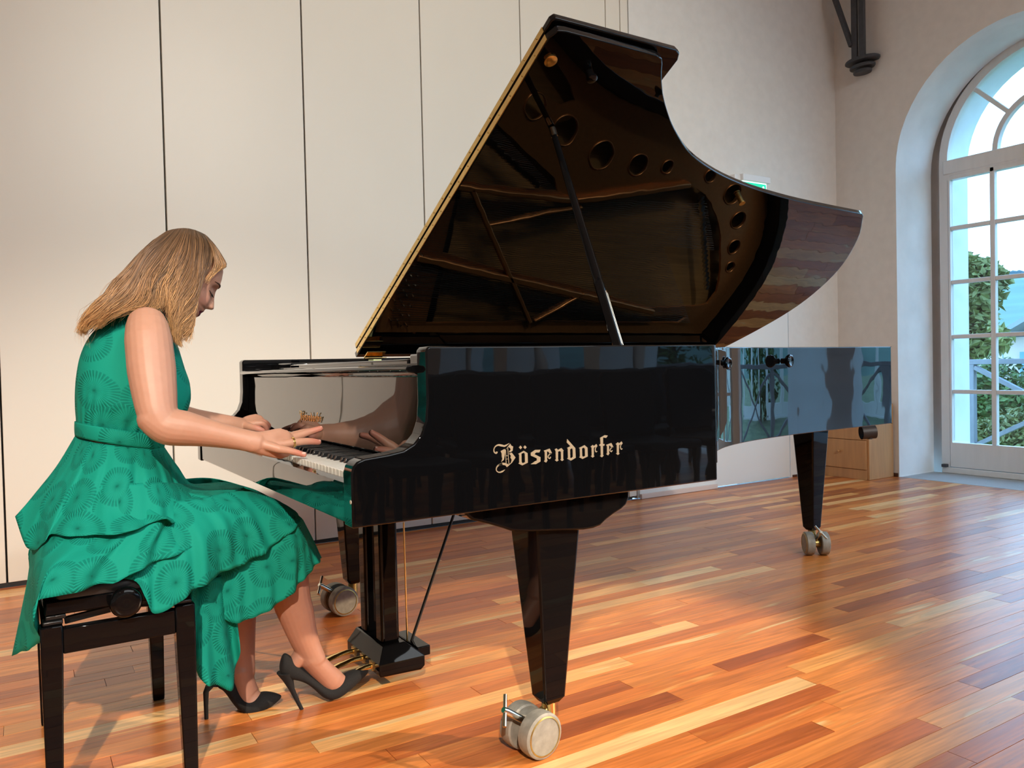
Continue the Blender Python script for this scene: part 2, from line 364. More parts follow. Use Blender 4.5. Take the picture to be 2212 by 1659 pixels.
for k in range(NW):
    c = WC-WPITCH*k
    if k == 0:
        w = bpy.data.objects.new('window_1', None); COL.objects.link(w); w.location = (XW, c, 0); WL[w] = Vector((XW, c, 0)); struct(w)
        win0 = w
        Y = lambda y: y
        f3 = lambda x, y, t: (XW+t, x, y)
        fr = curve_fill('frame', [arch(c, 0.835, 0.0, 2.57), arch(c, 0.768, 2.60, 2.57)[1:-1], [(c-0.765, 0.05), (c+0.765, 0.05), (c+0.765, 2.43), (c-0.765, 2.43)]], 0.07, f3, M_FRAME, w, 0.006)
        for s in (-1, 1):
            leaf = [(c+s*0.76, 0.055), (c+s*0.004, 0.055), (c+s*0.004, 2.50), (c+s*0.76, 2.50)]
            ycols = [(c+s*0.745, c+s*0.432), (c+s*0.395, c+s*0.075)]
            hl = [[(a, z0), (b, z0), (b, z1), (a, z1)] for a, b in ycols for z0, z1 in [(ZB[0], ZB[-1])]]
            lf = curve_fill('casement', [leaf]+[[(ycols[0][0], ZB[0]), (ycols[1][1], ZB[0]), (ycols[1][1], ZB[-1]), (ycols[0][0], ZB[-1])]], 0.055, lambda x, y, t: (XW-0.012+t, x, y), M_FRAME, w, 0.006)
            m_ = (ycols[0][1]+ycols[1][0])/2
            MB().box((XW-0.035, m_-0.019, ZB[0]), (XW+0.012, m_+0.019, ZB[-1])).build('glazing_bar', M_FRAME, lf, 30, 0.006)
            for z in ZB[1:-1]:
                for a, b in ycols:
                    MB().box((XW-0.033, min(a, b), z-0.017), (XW+0.012, max(a, b), z+0.017)).build('glazing_bar', M_FRAME, lf, 30, 0.006)
            for a, b in ycols:
                for z0, z1 in zip(ZB, ZB[1:]):
                    MB().box((XW-0.008, min(a, b), z0+0.017), (XW-0.002, max(a, b), z1-0.017)).build('pane', M_GLASS, lf, 0)
            MB().box((XW-0.075, c+s*0.80-0.02, 0.05), (XW-0.035, c+s*0.80+0.02, 0.075)).build('hinge', M_STEEL, w, 30, 0.003)
        MB().box((XW-0.045, c-0.80, ZB[-1]+0.012), (XW+0.03, c+0.80, 2.592)).build('transom', M_FRAME, w, 30, 0.008)
        MB().box((XW-0.05, c-0.83, 0.0), (XW+0.03, c+0.83, 0.05)).build('threshold', M_FRAME, w, 30, 0.006)
        # fanlight: inner ring and radial bars
        ring = [[(c-r*cos(pi*i/24), 2.585+r*sin(pi*i/24)) for i in range(25)] for r in (0.415, 0.375)]
        curve_fill('glazing_bar', [ring[0]+ring[1][::-1]], 0.05, f3, M_FRAME, w, 0.006)
        for a in (45, 90, 135):
            q = Vector((0, cos(radians(a)), sin(radians(a))))
            MB().bar(Vector((XW, c, 2.57))+q*0.40, Vector((XW, c, 2.57))+q*0.785, 0.045, 0.034, up=Vector((0, -q.z, q.y))).build('glazing_bar', M_FRAME, w, 30, 0.006)
        for a0, a1 in ((0, 45), (45, 90), (90, 135), (135, 180)):
            n = 8
            po = [(c+0.765*cos(radians(a0+(a1-a0)*i/n)), 2.575+0.765*sin(radians(a0+(a1-a0)*i/n))) for i in range(n+1)]
            pi_ = [(c+0.40*cos(radians(a0+(a1-a0)*i/n)), 2.575+0.40*sin(radians(a0+(a1-a0)*i/n))) for i in range(n+1)]
            curve_fill('pane', [po+pi_[::-1]], 0.005, f3, M_GLASS, w)
        curve_fill('pane', [[(c-0.395*cos(pi*i/16), 2.59+0.385*sin(pi*i/16)) for i in range(17)]], 0.005, f3, M_GLASS, w)
    else:
        w = dup(win0, (XW, c, 0)); w.name = 'window_%d' % (k+1)
    p = area('daylight_portal', (XW+0.05, c, 1.7), (0, c, 1.7), 1.0, (1, 1, 1), 1.55, 3.35); p.data.cycles.is_portal = True
    p.rotation_euler = (radians(90), 0, radians(90))
# floor grate in the window reveal
gr = struct(MB().box((XR+0.002, WC-0.9, -0.03), (XR+0.5, WC+0.9, -0.012)).build('trim_1', M_DARK, None, 0))
gs = MB()
k = WC-0.895
while k < WC+0.89:
    gs.box((XR+0.006, k, -0.012), (XR+0.496, k+0.0065, 0.0)); k += 0.0135
gs.box((XR+0.002, WC-0.9, -0.012), (XR+0.008, WC+0.9, 0.001))
gs.build('grate_bars', M_GRATE, gr, 0, 0, 2, 'stuff')
# the unseen rest of the hall
struct(MB().box((XL-0.2, YF, 0), (XL, YB+0.2, ZC)).build('wall_left', M_PLAST, None, 0))
struct(MB().box((XL-0.2, YF-0.2, 0), (XR+0.8, YF, ZC)).build('wall_front', M_PLAST, None, 0))
struct(MB().box((XL-0.2, YF-0.2, ZC), (XR+0.8, YB+0.3, ZC+0.15)).build('ceiling', M_CEIL, None, 0))
# ------------------------------------------------------------------ grand piano
def piano_black(name, rough=0.02, power=3.0):
    "black diffuse body under a clear glossy coat, reflecting more the flatter one looks along it"
    m = bpy.data.materials.new(name); m.use_nodes = True; N, L = nodes(m); N.clear()
    o = N.new('ShaderNodeOutputMaterial'); mx = N.new('ShaderNodeMixShader'); d = N.new('ShaderNodeBsdfDiffuse'); gl = N.new('ShaderNodeBsdfGlossy')
    d.inputs[0].default_value = (0.003, 0.003, 0.0034, 1); gl.inputs['Roughness'].default_value = rough
    lw = N.new('ShaderNodeLayerWeight'); lw.inputs[0].default_value = 0.5
    pw = N.new('ShaderNodeMath'); pw.operation = 'POWER'; pw.inputs[1].default_value = power; mr = N.new('ShaderNodeMapRange'); mr.inputs[3].default_value = 0.022; mr.inputs[4].default_value = 1.0
    g = N.new('ShaderNodeNewGeometry'); n = N.new('ShaderNodeTexNoise'); n.inputs['Scale'].default_value = 9.0; n.inputs['Detail'].default_value = 1
    L.new(g.outputs['Position'], n.inputs[0])
    bp = N.new('ShaderNodeBump'); bp.inputs['Strength'].default_value = 0.02; bp.inputs['Distance'].default_value = 0.02
    L.new(n.outputs['Fac'], bp.inputs['Height']); L.new(bp.outputs[0], gl.inputs['Normal']); L.new(bp.outputs[0], lw.inputs['Normal'])
    L.new(lw.outputs['Facing'], pw.inputs[0]); L.new(pw.outputs[0], mr.inputs[0]); L.new(mr.outputs[0], mx.inputs[0])
    L.new(d.outputs[0], mx.inputs[1]); L.new(gl.outputs[0], mx.inputs[2]); L.new(mx.outputs[0], o.inputs[0])
    return m
M_BLK = piano_black('black_polyester_lacquer'); M_BLKL = piano_black('black_lacquer_legs', 0.03, 5.0); M_BLKF = piano_black('black_lacquer_fallboard', 0.02, 2.5); M_BLK2 = mat('satin_black', (0.006, 0.006, 0.006), 0.35)
M_BRASS = vary(mat('polished_brass', (0.86, 0.60, 0.22), 0.2, 1.0), (40, 40, 40), 0.1, 0, 3, 0.06)
M_BRASSD = vary(mat('aged_brass', (0.50, 0.36, 0.13), 0.38, 0.9), (60, 60, 60), 0.22, 0.05, 4, 0.08)
M_CHROME = mat('nickel', (0.62, 0.60, 0.52), 0.2, 1.0)
M_RUBBER = vary(mat('grey_tyre', (0.27, 0.25, 0.21), 0.55), (50, 50, 50), 0.18)
M_WKEY = mat('white_key', (0.80, 0.79, 0.74), 0.22); M_BKEY = mat('black_key', (0.012, 0.012, 0.013), 0.22)
M_PLATE = vary(mat('bronze_plate', (0.62, 0.26, 0.085), 0.33, 0.75), (60, 60, 60), 0.08)
M_SOUND = vary(mat('soundboard_spruce', (0.42, 0.22, 0.075), 0.4), (3, 60, 60), 0.2)
M_STRING = mat('string_steel', (0.62, 0.56, 0.50), 0.25, 1.0)
M_GOLD = mat('inlaid_brass_letter', (0.62, 0.47, 0.29), 0.42, 0.55)
M_GREENF = mat('green_felt', (0.55, 0.62, 0.32), 0.9); M_REDF = mat('red_felt', (0.62, 0.13, 0.07), 0.9)
PWD, ZT, ZBR, ZBA = 1.628, 1.02, 0.693, 0.646
grand = thing('grand_piano', (1.4, 0.81, 0), 'black lacquered concert grand piano with its lid propped open', 'piano')
XZ = lambda Y0: (lambda p, t: (p[0], Y0+t, p[1]))
cheek = [(0.0, ZBA), (0.0, 0.758), (0.004, 0.772), (0.013, 0.782), (0.030, 0.788), (0.085, 0.793), (0.118, 0.798), (0.142, 0.810), (0.160, 0.829), (0.172, 0.858), (0.176, 0.90), (0.176, 1.012), (0.183, ZT)]
tside = MB().prism(cheek+[(1.055, ZT), (1.055, ZBA)], XZ(0.0), 0.0, 0.05).build('treble_side', M_BLK, grand, 30, 0.004, 3)
cheek_b = [(x*0.92, z) for x, z in cheek]
MB().prism(cheek_b+[(1.055, ZT), (1.055, ZBA)], XZ(PWD-0.05), 0.0, 0.05).build('bass_side', M_BLK, grand, 30, 0.004, 3)
# plan of the bentside and the tail, treble corner to bass side
bent = spl([(1.056, 0.0, 0), (1.085, 0.035, 0), (1.13, 0.085, 0), (1.264, 0.20, 0), (1.412, 0.285, 0), (1.591, 0.348, 0), (1.77, 0.386, 0), (1.95, 0.409, 0), (2.139, 0.427, 0), (2.40, 0.443, 0), (2.585, 0.458, 0)], 40)
bent += spl([(2.590, 0.464, 0), (2.735, 0.605, 0), (2.875, 0.835, 0), (2.925, 1.08, 0), (2.895, 1.285, 0), (2.77, 1.575, 0), (2.72, PWD, 0)], 30)
bent += [Vector((x, PWD, 0)) for x in (2.4, 2.0, 1.6, 1.2, 1.056)]
def offset(path, d):
    out = []
    for i, p in enumerate(path):
        t = path[min(i+1, len(path)-1)]-path[max(i-1, 0)]; t.normalize(); out.append(p+Vector((-t.y, t.x, 0))*d)
    return out
inn = offset(bent, 0.055)
rm = MB().loft([[Vector((p.x, p.y, z)) for p, z in ((a, ZBR), (a, ZT), (b, ZT), (b, ZBR))] for a, b in zip(bent, inn)])
rim = rm.build('bent_rim', M_BLK, grand, 30, 0.003, 2)
curve_fill('underside', [[(p.x, p.y) for p in inn]], 0.02, lambda x, y, t: (x, y, 0.735+t), M_BLK2, grand)
MB().box((0.03, 0.05, ZBA), (1.05, PWD-0.05, 0.70)).build('key_bed', M_BLK2, grand, 0)
MB().prism([(0.004, ZBA+0.004), (0.004, 0.715), (0.010, 0.732), (0.02, 0.738), (0.03, 0.738), (0.03, ZBA+0.004)], XZ(0), 0.0505, PWD-0.0505).build('key_slip', M_BLKF, grand, 30, 0.003, 3)
for y0, y1 in ((0.0505, 0.113), (1.457, PWD-0.0505)):
    MB().prism([(0.022, 0.70), (0.022, 0.752), (0.026, 0.756), (0.085, 0.757), (0.16, 0.758), (0.178, 0.76), (0.178, 0.70)], XZ(0), y0, y1).build('key_block', M_BLK, grand, 30, 0.003)
# fallboard with its rounded nose, then the folded music desk behind it
fb = MB().prism([(0.170, 0.770), (0.176, 0.80), (0.183, 0.86), (0.186, 0.92), (0.184, 0.955), (0.172, 0.962), (0.157, 0.964), (0.151, 0.9705), (0.155, 0.978), (0.17, 0.980), (0.24, 0.981), (0.24, 0.770)], XZ(0), 0.052, PWD-0.052).build('fallboard', M_BLKF, grand, 40, 0.002)
MB().box((0.242, 0.055, 0.90), (0.262, PWD-0.055, 0.985)).build('name_board', M_BLK, grand, 30, 0.002)
MB().box((0.275, 0.058, 0.93), (0.72, 0.30, 1.009)).build('music_desk_rail', M_BLKF, grand, 30, 0.005, 3)
MB().box((0.275, PWD-0.30, 0.93), (0.62, PWD-0.058, 1.003)).build('music_desk_rail', M_BLKF, grand, 30, 0.005, 3)
MB().box((0.272, 0.305, 0.94), (0.62, PWD-0.305, 0.997)).build('music_desk', M_BLKF, grand, 30, 0.005, 3)
# 57 white and 40 black keys
KP, KY0 = 0.02351, 0.115
wk = MB().box((0.024, -KP/2+0.0005, 0.735), (0.178, KP/2-0.0005, 0.752)).build('white_key', M_WKEY, grand, 30, 0.0012)
bk = MB().loft([[(0.075, -0.0055, 0.748), (0.075, 0.0055, 0.748), (0.185, 0.0055, 0.748), (0.185, -0.0055, 0.748)], [(0.082, -0.0042, 0.7635), (0.082, 0.0042, 0.7635), (0.185, 0.0042, 0.7635), (0.185, -0.0042, 0.7635)]]).build('black_key', M_BKEY, grand, 30, 0.0012)
wl, bl = wk.location.copy(), bk.location.copy()
def place(src, off, first):
    o = src if first else src.copy()
    if not first: COL.objects.link(o)
    o.location = src_loc[src]+Vector((0, off, 0)); return o
src_loc = {wk: wl, bk: bl}
names = 'CBAGFED'   # from the treble down
fb_ = True
for i in range(57):
    place(wk, KY0+KP*(i+0.5), i == 0)
nb = 0
for i in range(56):
    up, lo = names[i % 7], names[(i+1) % 7]      # white keys on either side of the gap
    if (up, lo) in (('C', 'B'), ('F', 'E')): continue
    d = {('B', 'A'): 0.0022, ('A', 'G'): 0.0, ('G', 'F'): -0.0022, ('E', 'D'): 0.002, ('D', 'C'): -0.002}.get((up, lo), 0)
    place(bk, KY0+KP*(i+1)-d, nb == 0); nb += 1
MB().box((0.12, KY0, 0.70), (0.2, KY0+57*KP, 0.735)).build('key_frame', M_SOUND, grand, 0)

# ---- lid, folded flap, hinges
TH = radians(29.0); HZ = 1.030
def lidp(x, w, h):   # x along, w from the hinge, h above the underside
    return Vector((x, PWD-w*cos(TH)+h*sin(TH), HZ+w*sin(TH)+h*cos(TH)))
XF = 0.642
lid_out = [(XF, -0.01), (XF, 1.66), (0.655, 1.688), (0.68, 1.692), (1.0, 1.688), (1.025, 1.682), (1.04, 1.665)]
lid_out += [(p.x, p.y) for p in spl([(1.055, 1.643, 0), (1.11, 1.578, 0), (1.18, 1.514, 0), (1.264, 1.449, 0), (1.412, 1.36, 0), (1.591, 1.296, 0), (1.77, 1.255, 0), (1.931, 1.231, 0), (2.139, 1.21, 0), (2.40, 1.195, 0), (2.595, 1.186, 0)], 36)]
lid_out += [(p.x, p.y) for p in spl([(2.613, 1.178, 0), (2.759, 1.033, 0), (2.902, 0.798, 0), (2.953, 0.547, 0), (2.924, 0.344, 0), (2.80, 0.054, 0), (2.74, -0.01, 0)], 26)]
lid = MB().prism(lid_out, lambda p, t: lidp(p[0], p[1], t), 0.0, 0.022).build('lid', M_BLK, grand, 30, 0.003, 2)
flap = [(XF, 0.01), (XF, 1.69), (0.65, 1.702), (1.08, 1.700), (1.10, 1.692), (1.112, 1.67), (1.112, 0.01)]
MB().prism(flap, lambda p, t: lidp(p[0], p[1], t), 0.030, 0.050).build('lid_flap', M_BLK, grand, 30, 0.004, 3)
hs = MB()
for h0, h1 in ((0.002, 0.0205), (0.0305, 0.0485)):
    hs.loft([[lidp(XF-0.0025, w, h0), lidp(XF-0.0025, w, h1), lidp(XF, w, h1), lidp(XF, w, h0)] for w in (0.02, 1.655)])
hst = hs.build('hinge_strip', M_BRASS, grand, 30)
hs = MB()
for i in range(22):
    w = 0.06+i*0.073
    for h in (0.011, 0.040): hs.ball(lidp(XF-0.003, w+(0.03 if h > 0.02 else 0), h), 0.0026, 8, 5)
hs.build('screws', M_BRASSD, hst, 60, 0, 2, 'stuff')
kn = MB().lathe([(0.019, -0.0), (0.019, -0.006), (0.012, -0.008), (0.0, -0.008)], lidp(0.684, 1.598, 0), lidp(0, 0, 1)-lidp(0, 0, 0), 20)
kn.build('lid_cup', M_BRASS, lid, 40)
MB().lathe([(0.012, 0.0), (0.012, -0.016), (0.016, -0.022), (0.016, -0.030), (0.010, -0.034), (0.0, -0.034)], lidp(0.823, 1.588, 0), lidp(0, 0, 1)-lidp(0, 0, 0), 16).build('lid_knob', M_BLK, lid, 40)
MB().lathe([(0.010, 0.0), (0.010, -0.022), (0.013, -0.024), (0.013, -0.028), (0.0, -0.028)], lidp(1.821, 1.185, 0), lidp(0, 0, 1)-lidp(0, 0, 0), 14).build('lid_pin', M_BRASS, lid, 40)
MB().bar((0.66, PWD-0.06, ZT+0.014), (0.74, PWD-0.06, ZT+0.014), 0.05, 0.004, up=(0, sin(0.5), cos(0.5))).box((0.66, PWD-0.09, ZT), (0.74, PWD-0.052, ZT+0.003)).build('lid_hinge', M_BRASS, grand, 30)
# ---- lid prop: a tapered stick with a long slot and a nickel collar
pb, pt = Vector((0.806, 0.075, 0.93)), Vector((0.826, 0.428, 1.690))
dv = (pt-pb).normalized(); sx_ = Vector((0.55, -0.83, 0)); sx_ = (sx_-dv*sx_.dot(dv)).normalized(); sy_ = dv.cross(sx_)
def pr(t, hw, hd):
    c = pb.lerp(pt, t); return [c+sy_*a*hw+sx_*b*hd for a, b in ((-1, -0.7), (-0.75, -1), (0.75, -1), (1, -0.7), (1, 0.7), (0.75, 1), (-0.75, 1), (-1, 0.7))]
prop = MB().loft([pr(0, 0.022, 0.012), pr(0.24, 0.022, 0.012), pr(0.34, 0.021, 0.012), pr(0.355, 0.020, 0.012), pr(0.36, 0.0165, 0.011), pr(0.39, 0.016, 0.011), pr(0.94, 0.0105, 0.008), pr(0.965, 0.010, 0.008)]).build('lid_prop', M_BLKL, grand, 50)
MB().tube([pb.lerp(pt, 0.965), pb.lerp(pt, 1.0)], 0.0105, 12).build('collar', M_CHROME, prop, 40)
sl = MB()
for q in (-1, 1): sl.tube([pb.lerp(pt, 0.12)+sy_*0.007*q+sx_*0.0125, pb.lerp(pt, 0.315)+sy_*0.007*q+sx_*0.0125], 0.0011, 6)
sl.tube([pb.lerp(pt, 0.315)+sy_*0.007+sx_*0.0125, pb.lerp(pt, 0.323)+sx_*0.0125, pb.lerp(pt, 0.315)-sy_*0.007+sx_*0.0125], 0.0011, 6)
sl.build('slot_edge', M_CHROME, prop, 60)

# ---- inside: soundboard, bronze plate with round holes, strings
curve_fill('soundboard', [[(p.x, p.y) for p in offset(bent, 0.06)]], 0.01, lambda x, y, t: (x, y, 0.86+t), M_SOUND, grand)
pl_out = [(0.75, 0.06), (1.05, 0.06)]+[(p.x, p.y) for p in offset(bent, 0.062)[4:70]]+[(2.4, PWD-0.062), (0.75, PWD-0.062)]
open1 = [(0.98, 0.90), (1.363, 0.893), (1.565, 0.905)]+[(p.x, p.y) for p in spl([(1.62, 0.88, 0), (1.902, 0.80, 0), (2.184, 0.755, 0), (2.31, 0.775, 0), (2.42, 0.85, 0), (2.53, 0.96, 0), (2.592, 1.065, 0), (2.66, 1.20, 0), (2.69, 1.31, 0)], 20)]+[(2.66, 1.38), (2.602, 1.395), (2.26, 1.415), (1.73, 1.31), (1.29, 1.245), (0.98, 1.18)]
open2 = [(0.98, 1.215), (1.29, 1.28), (1.73, 1.345), (2.1, 1.42), (2.55, 1.46), (2.5, 1.50), (1.55, 1.505), (0.98, 1.52)]
open3 = [(1.0, 0.59), (1.06, 0.60), (1.43, 0.80), (1.47, 0.86), (0.98, 0.866)]
hol = []
for x, y, r in ((1.237, 0.519, 0.052), (1.412, 0.592, 0.062), (1.637, 0.672, 0.066), (1.855, 0.690, 0.052), (2.03, 0.680, 0.034), (2.314, 0.690, 0.033), (2.509, 0.765, 0.052), (2.624, 0.894, 0.048), (2.676, 1.041, 0.040), (2.71, 1.155, 0.030)):
    hol.append([(x+r*cos(2*pi*i/28), y+r*sin(2*pi*i/28)) for i in range(28)])
recess = [(0.95, 0.14), (1.06, 0.13), (1.16, 0.26), (1.38, 0.42), (1.42, 0.47), (1.36, 0.50), (1.2, 0.45), (1.0, 0.33), (0.93, 0.22)]
plate = curve_fill('iron_plate', [pl_out, open1, open2, open3, recess]+hol, 0.014, lambda x, y, t: (x, y, 0.925+t), M_PLATE, grand, 0.005)
for h in hol:
    MB().tube([(x, y, 0.933) for x, y in h]+[(h[0][0], h[0][1], 0.933)], 0.004, 6, False).build('hole_rim', M_PLATE, plate, 60)
for a, b, w in (((0.86, 1.20), (2.27, 1.43), 0.030), ((0.90, 0.883), (1.565, 0.884), 0.022), ((1.565, 0.884), (2.19, 0.745), 0.024), ((1.03, 0.88), (1.52, 1.50), 0.020), ((1.15, 1.03), (1.60, 0.905), 0.012), ((1.54, 1.49), (1.78, 1.335), 0.014)):
    MB().bar((*a, 0.945), (*b, 0.945), w, 0.035).build('strut', M_PLATE, plate, 30, 0.005)
MB().box((0.72, 0.062, 0.90), (0.98, PWD-0.062, 0.93)).build('pin_block', M_BLK2, grand, 0)
st = MB()
def string(a, b, r=0.0009): st.tube([(*a, 0.948), (*b, 0.948)], r, 3, False)
for i in range(62):      # overstrung bass and tenor, then the treble fan
    t = i/61; y = 0.93+0.46*t; string((0.80, y-0.02), (1.95+0.62*t if t > 0.35 else 2.35+0.5*t, y+0.10*t-0.10+0.1*t), 0.0012)
for i in range(34):
    t = i/33; string((0.78, 0.60+0.27*t), (1.06+0.42*t, 0.615+0.25*t))
for i in range(26):
    t = i/25; string((0.80, 1.22+0.28*t), (2.0+0.3*t, 1.37+0.12*t), 0.0014)
st.build('strings', M_STRING, grand, 0, 0, 2, 'stuff')
pn = MB()
for i in range(60):
    t = i/59
    for k in range(2): pn.lathe([(0.0035, 0), (0.0035, 0.03), (0, 0.03)], (0.80+0.03*k+0.05*(i % 2), 0.12+1.40*t, 0.93), (0, 0, 1), 6)
pn.build('tuning_pins', M_CHROME, grand, 60, 0, 2, 'stuff')
br = MB()
for a, b, n in (((1.02, 0.665), (1.36, 0.845), 16), ((2.30, 0.80), (2.60, 1.30), 20)):
    for i in range(n):
        t = i/n; p = Vector((*a, 0.95)).lerp(Vector((*b, 0.95)), t); br.box((p.x-0.010, p.y-0.012, 0.935), (p.x+0.010, p.y+0.012, 0.955))
br.build('bridge_pins', M_CHROME, grand, 0, 0, 2, 'stuff')
MB().box((0.665, PWD-0.13, 1.005), (0.70, PWD-0.075, 1.014)).build('felt_strip', M_GREENF, grand, 0)['label'] = 'pale green felt strip'
MB().box((0.66, 0.70, 0.998), (0.70, PWD-0.165, 1.006)).build('felt_strip', M_REDF, grand, 0)['label'] = 'red felt strip'

# ---- knobs on the rim, lock button, tube under the tail
def rim_knob(px, py, Y, ln=0.042, s=1.0):
    c = at(px, py, Y); d = Vector((0.22, -0.975, 0))
    return MB().lathe([(0.010*s, 0.004), (0.010*s, ln*0.45), (0.020*s, ln*0.62), (0.024*s, ln*0.8), (0.023*s, ln*0.95), (0.018*s, ln), (0.013*s, ln-0.003), (0.0, ln-0.004)], c, d, 22).build('rim_knob', M_BLK, grand, 50)
rim_knob(1686, 780, 0.388); rim_knob(1557, 785, 0.185, 0.03, 0.8)
MB().lathe([(0.0042, 0), (0.0042, 0.0015), (0, 0.0015)], (0.0, 0.006, 0.70), (-1, 0, 0), 12).build('button', mat('ivory_button', (0.45, 0.42, 0.33), 0.5), tside, 40)
tb = MB().tube([at(1860, 935, 0.98), at(1890, 932.5, 0.94)], 0.035, 22, False).tube([at(1860, 935, 0.98), at(1890, 932.5, 0.94)], 0.030, 22, False)
c0 = at(1879, 946, 0.95)
tb.lathe([(0.013, 0.012), (0.013, -0.006), (0.008, -0.006), (0.0, -0.006)], c0, (0, 0, 1), 12)
tb.build('transport_socket', mat('dark_bronze', (0.05, 0.04, 0.037), 0.5, 0.4), grand, 40)

# ---- legs with twin-wheel casters
def leg(cx, cy, ztop, yaw, hw=0.067, hb=0.032):
    r = lambda h, z: [(cx+a*h, cy+b*h, z) for a, b in ((-1, -1), (1, -1), (1, 1), (-1, 1))]
    lg = MB().loft([r(hw, ztop), r(hw*0.985, ztop-0.02), r(hb, 0.128), r(hb*0.62, 0.110)]).build('leg', M_BLKL, grand, 25, 0.006, 2)
    R = Matrix.Rotation(yaw, 3, 'Z'); c = Vector((cx, cy, 0))
    q = lambda x, y, z: c+R @ Vector((x, y, z))
    MB().tube([q(0, 0, 0.112), q(0, 0, 0.028)], 0.019, 20).build('caster_post', M_BRASS if cy < 0.3 else M_BRASSD, lg, 40)
    ax = (R @ Vector((0, 1, 0)))
    hx = -0.062
    fk = MB().bar(q(-0.005, 0, 0.090), q(hx, 0, 0.062), 0.024, 0.03).tube([q(hx, -0.05, 0.058), q(hx, 0.05, 0.058)], 0.020, 16)
    fk.build('caster_fork', M_BRASSD, lg, 40, 0.003)
    for s in (-1, 1):
        wc = q(hx, s*0.036, 0.058)
        wp = [(0.040, -0.017), (0.052, -0.020), (0.0565, -0.017), (0.058, 0.0), (0.0565, 0.017), (0.052, 0.020), (0.048, 0.020), (0.047, 0.017), (0.043, 0.0165), (0.0, 0.0165)] 
        wo_ = MB().lathe([(0.0, -0.018)]+wp[:6]+[(0.050, 0.0205)], wc, ax*s, 32).build('caster_wheel', M_RUBBER, lg, 40)
        MB().lathe([(0.0495, 0.014), (0.0495, 0.021), (0.046, 0.0225), (0.045, 0.019), (0.0, 0.0185)], wc, ax*s, 32).build('wheel_cap', M_BRASSD, lg, 40)
    a, b = q(hx-0.005, 0, 0.075), q(hx-0.085, 0, 0.132)
    t = (b-a).normalized()
    br_ = MB().tube([a, a.lerp(b, 0.9), b], [0.0095, 0.0095, 0.007], 14)
    s_ = Vector((0, 0, 1)).cross(t).normalized(); s2 = t.cross(s_)
    hv = (s_*0.55*(-1)+s2*0.83).normalized()
    br_.tube([b-t*0.006-hv*0.040, b-t*0.006+hv*0.040], 0.0052, 12)
    br_.build('brake_handle', M_CHROME, lg, 50)
    return lg
leg(0.556, 0.118, 0.60, 0.12); leg(0.556, PWD-0.118, 0.66, 0.12); leg(2.815, 1.045, 0.70, 0.95)
# curved haunch over the treble leg, and the same over the bass leg
hn = [(0.262, ZBA+0.01), (0.300, 0.622), (0.345, 0.607), (0.385, 0.592), (0.405, 0.583), (0.425, 0.579), (0.46, 0.574), (0.62, 0.558), (0.65, 0.558), (0.672, 0.562), (0.692, 0.575), (0.715, 0.586), (0.742, 0.596), (0.758, 0.606), (0.768, 0.622), (0.770, ZBA+0.01)]
MB().prism(hn, XZ(0), 0.035, 0.20).build('leg_haunch', M_BLKL, grand, 25, 0.006, 3)
MB().prism(hn, XZ(0), PWD-0.20, PWD-0.035).build('leg_haunch', M_BLKL, grand, 25, 0.006, 3)

# ---- pedal lyre
x0, x1, y0, y1 = 0.318, 0.468, 0.662, 0.935
lyre = MB().loft([[(x0+0.004, y0+0.004, 0.048), (x1-0.012, y0+0.004, 0.043), (x1-0.012, y1-0.004, 0.043), (x0+0.004, y1-0.004, 0.048)],
                  [(x0, y0, 0.056), (x1, y0, 0.056), (x1, y1, 0.056), (x0, y1, 0.056)], [(x0, y0, 0.087), (x1, y0, 0.087), (x1, y1, 0.087), (x0, y1, 0.087)],
                  [(0.342, 0.688, 0.133), (0.415, 0.688, 0.133), (0.415, 0.912, 0.133), (0.342, 0.912, 0.133)]]).build('pedal_lyre', M_BLKL, grand, 25, 0.003, 2)
for yc in (0.735, 0.862):
    MB().box((0.347, yc-0.027, 0.13), (0.407, yc+0.027, ZBA+0.06)).build('post', M_BLKL, lyre, 30, 0.010, 3)
MB().box((0.47, 0.72, 0.062), (0.515, 0.90, 0.093)).build('back_block', M_BLKL, lyre, 30, 0.003)
for yc, dz in ((0.722, -0.012), (0.798, 0.0), (0.874, 0.0)):
    pp = MB()
    rings = []
    for t, hw, z, th in ((0, 0.009, 0.070, 0.008), (0.035, 0.009, 0.070, 0.008), (0.05, 0.011, 0.0695, 0.007), (0.085, 0.017, 0.064, 0.006), (0.12, 0.020, 0.055, 0.005), (0.145, 0.019, 0.047, 0.005), (0.157, 0.012, 0.043, 0.004)):
        x = x0+0.01-t; z += dz*t/0.12
        rings.append([(x, yc+hw*cos(2*pi*k/14), z+th*sin(2*pi*k/14)) for k in range(14)])
    pp.loft(rings); pp.box((x0-0.004, yc-0.013, 0.057), (x0+0.001, yc+0.013, 0.083))
    pp.build('pedal', M_BRASS, lyre, 50)
MB().tube([at(880, 1392, 0.80), at(872, 1128, 0.80)], 0.0028, 8).build('pedal_rod', M_BRASS, lyre, 60)
MB().tube([at(887, 1390, 0.79), at(980, 1112, 0.86)], 0.0052, 8).build('brace', M_BLK2, lyre, 60)

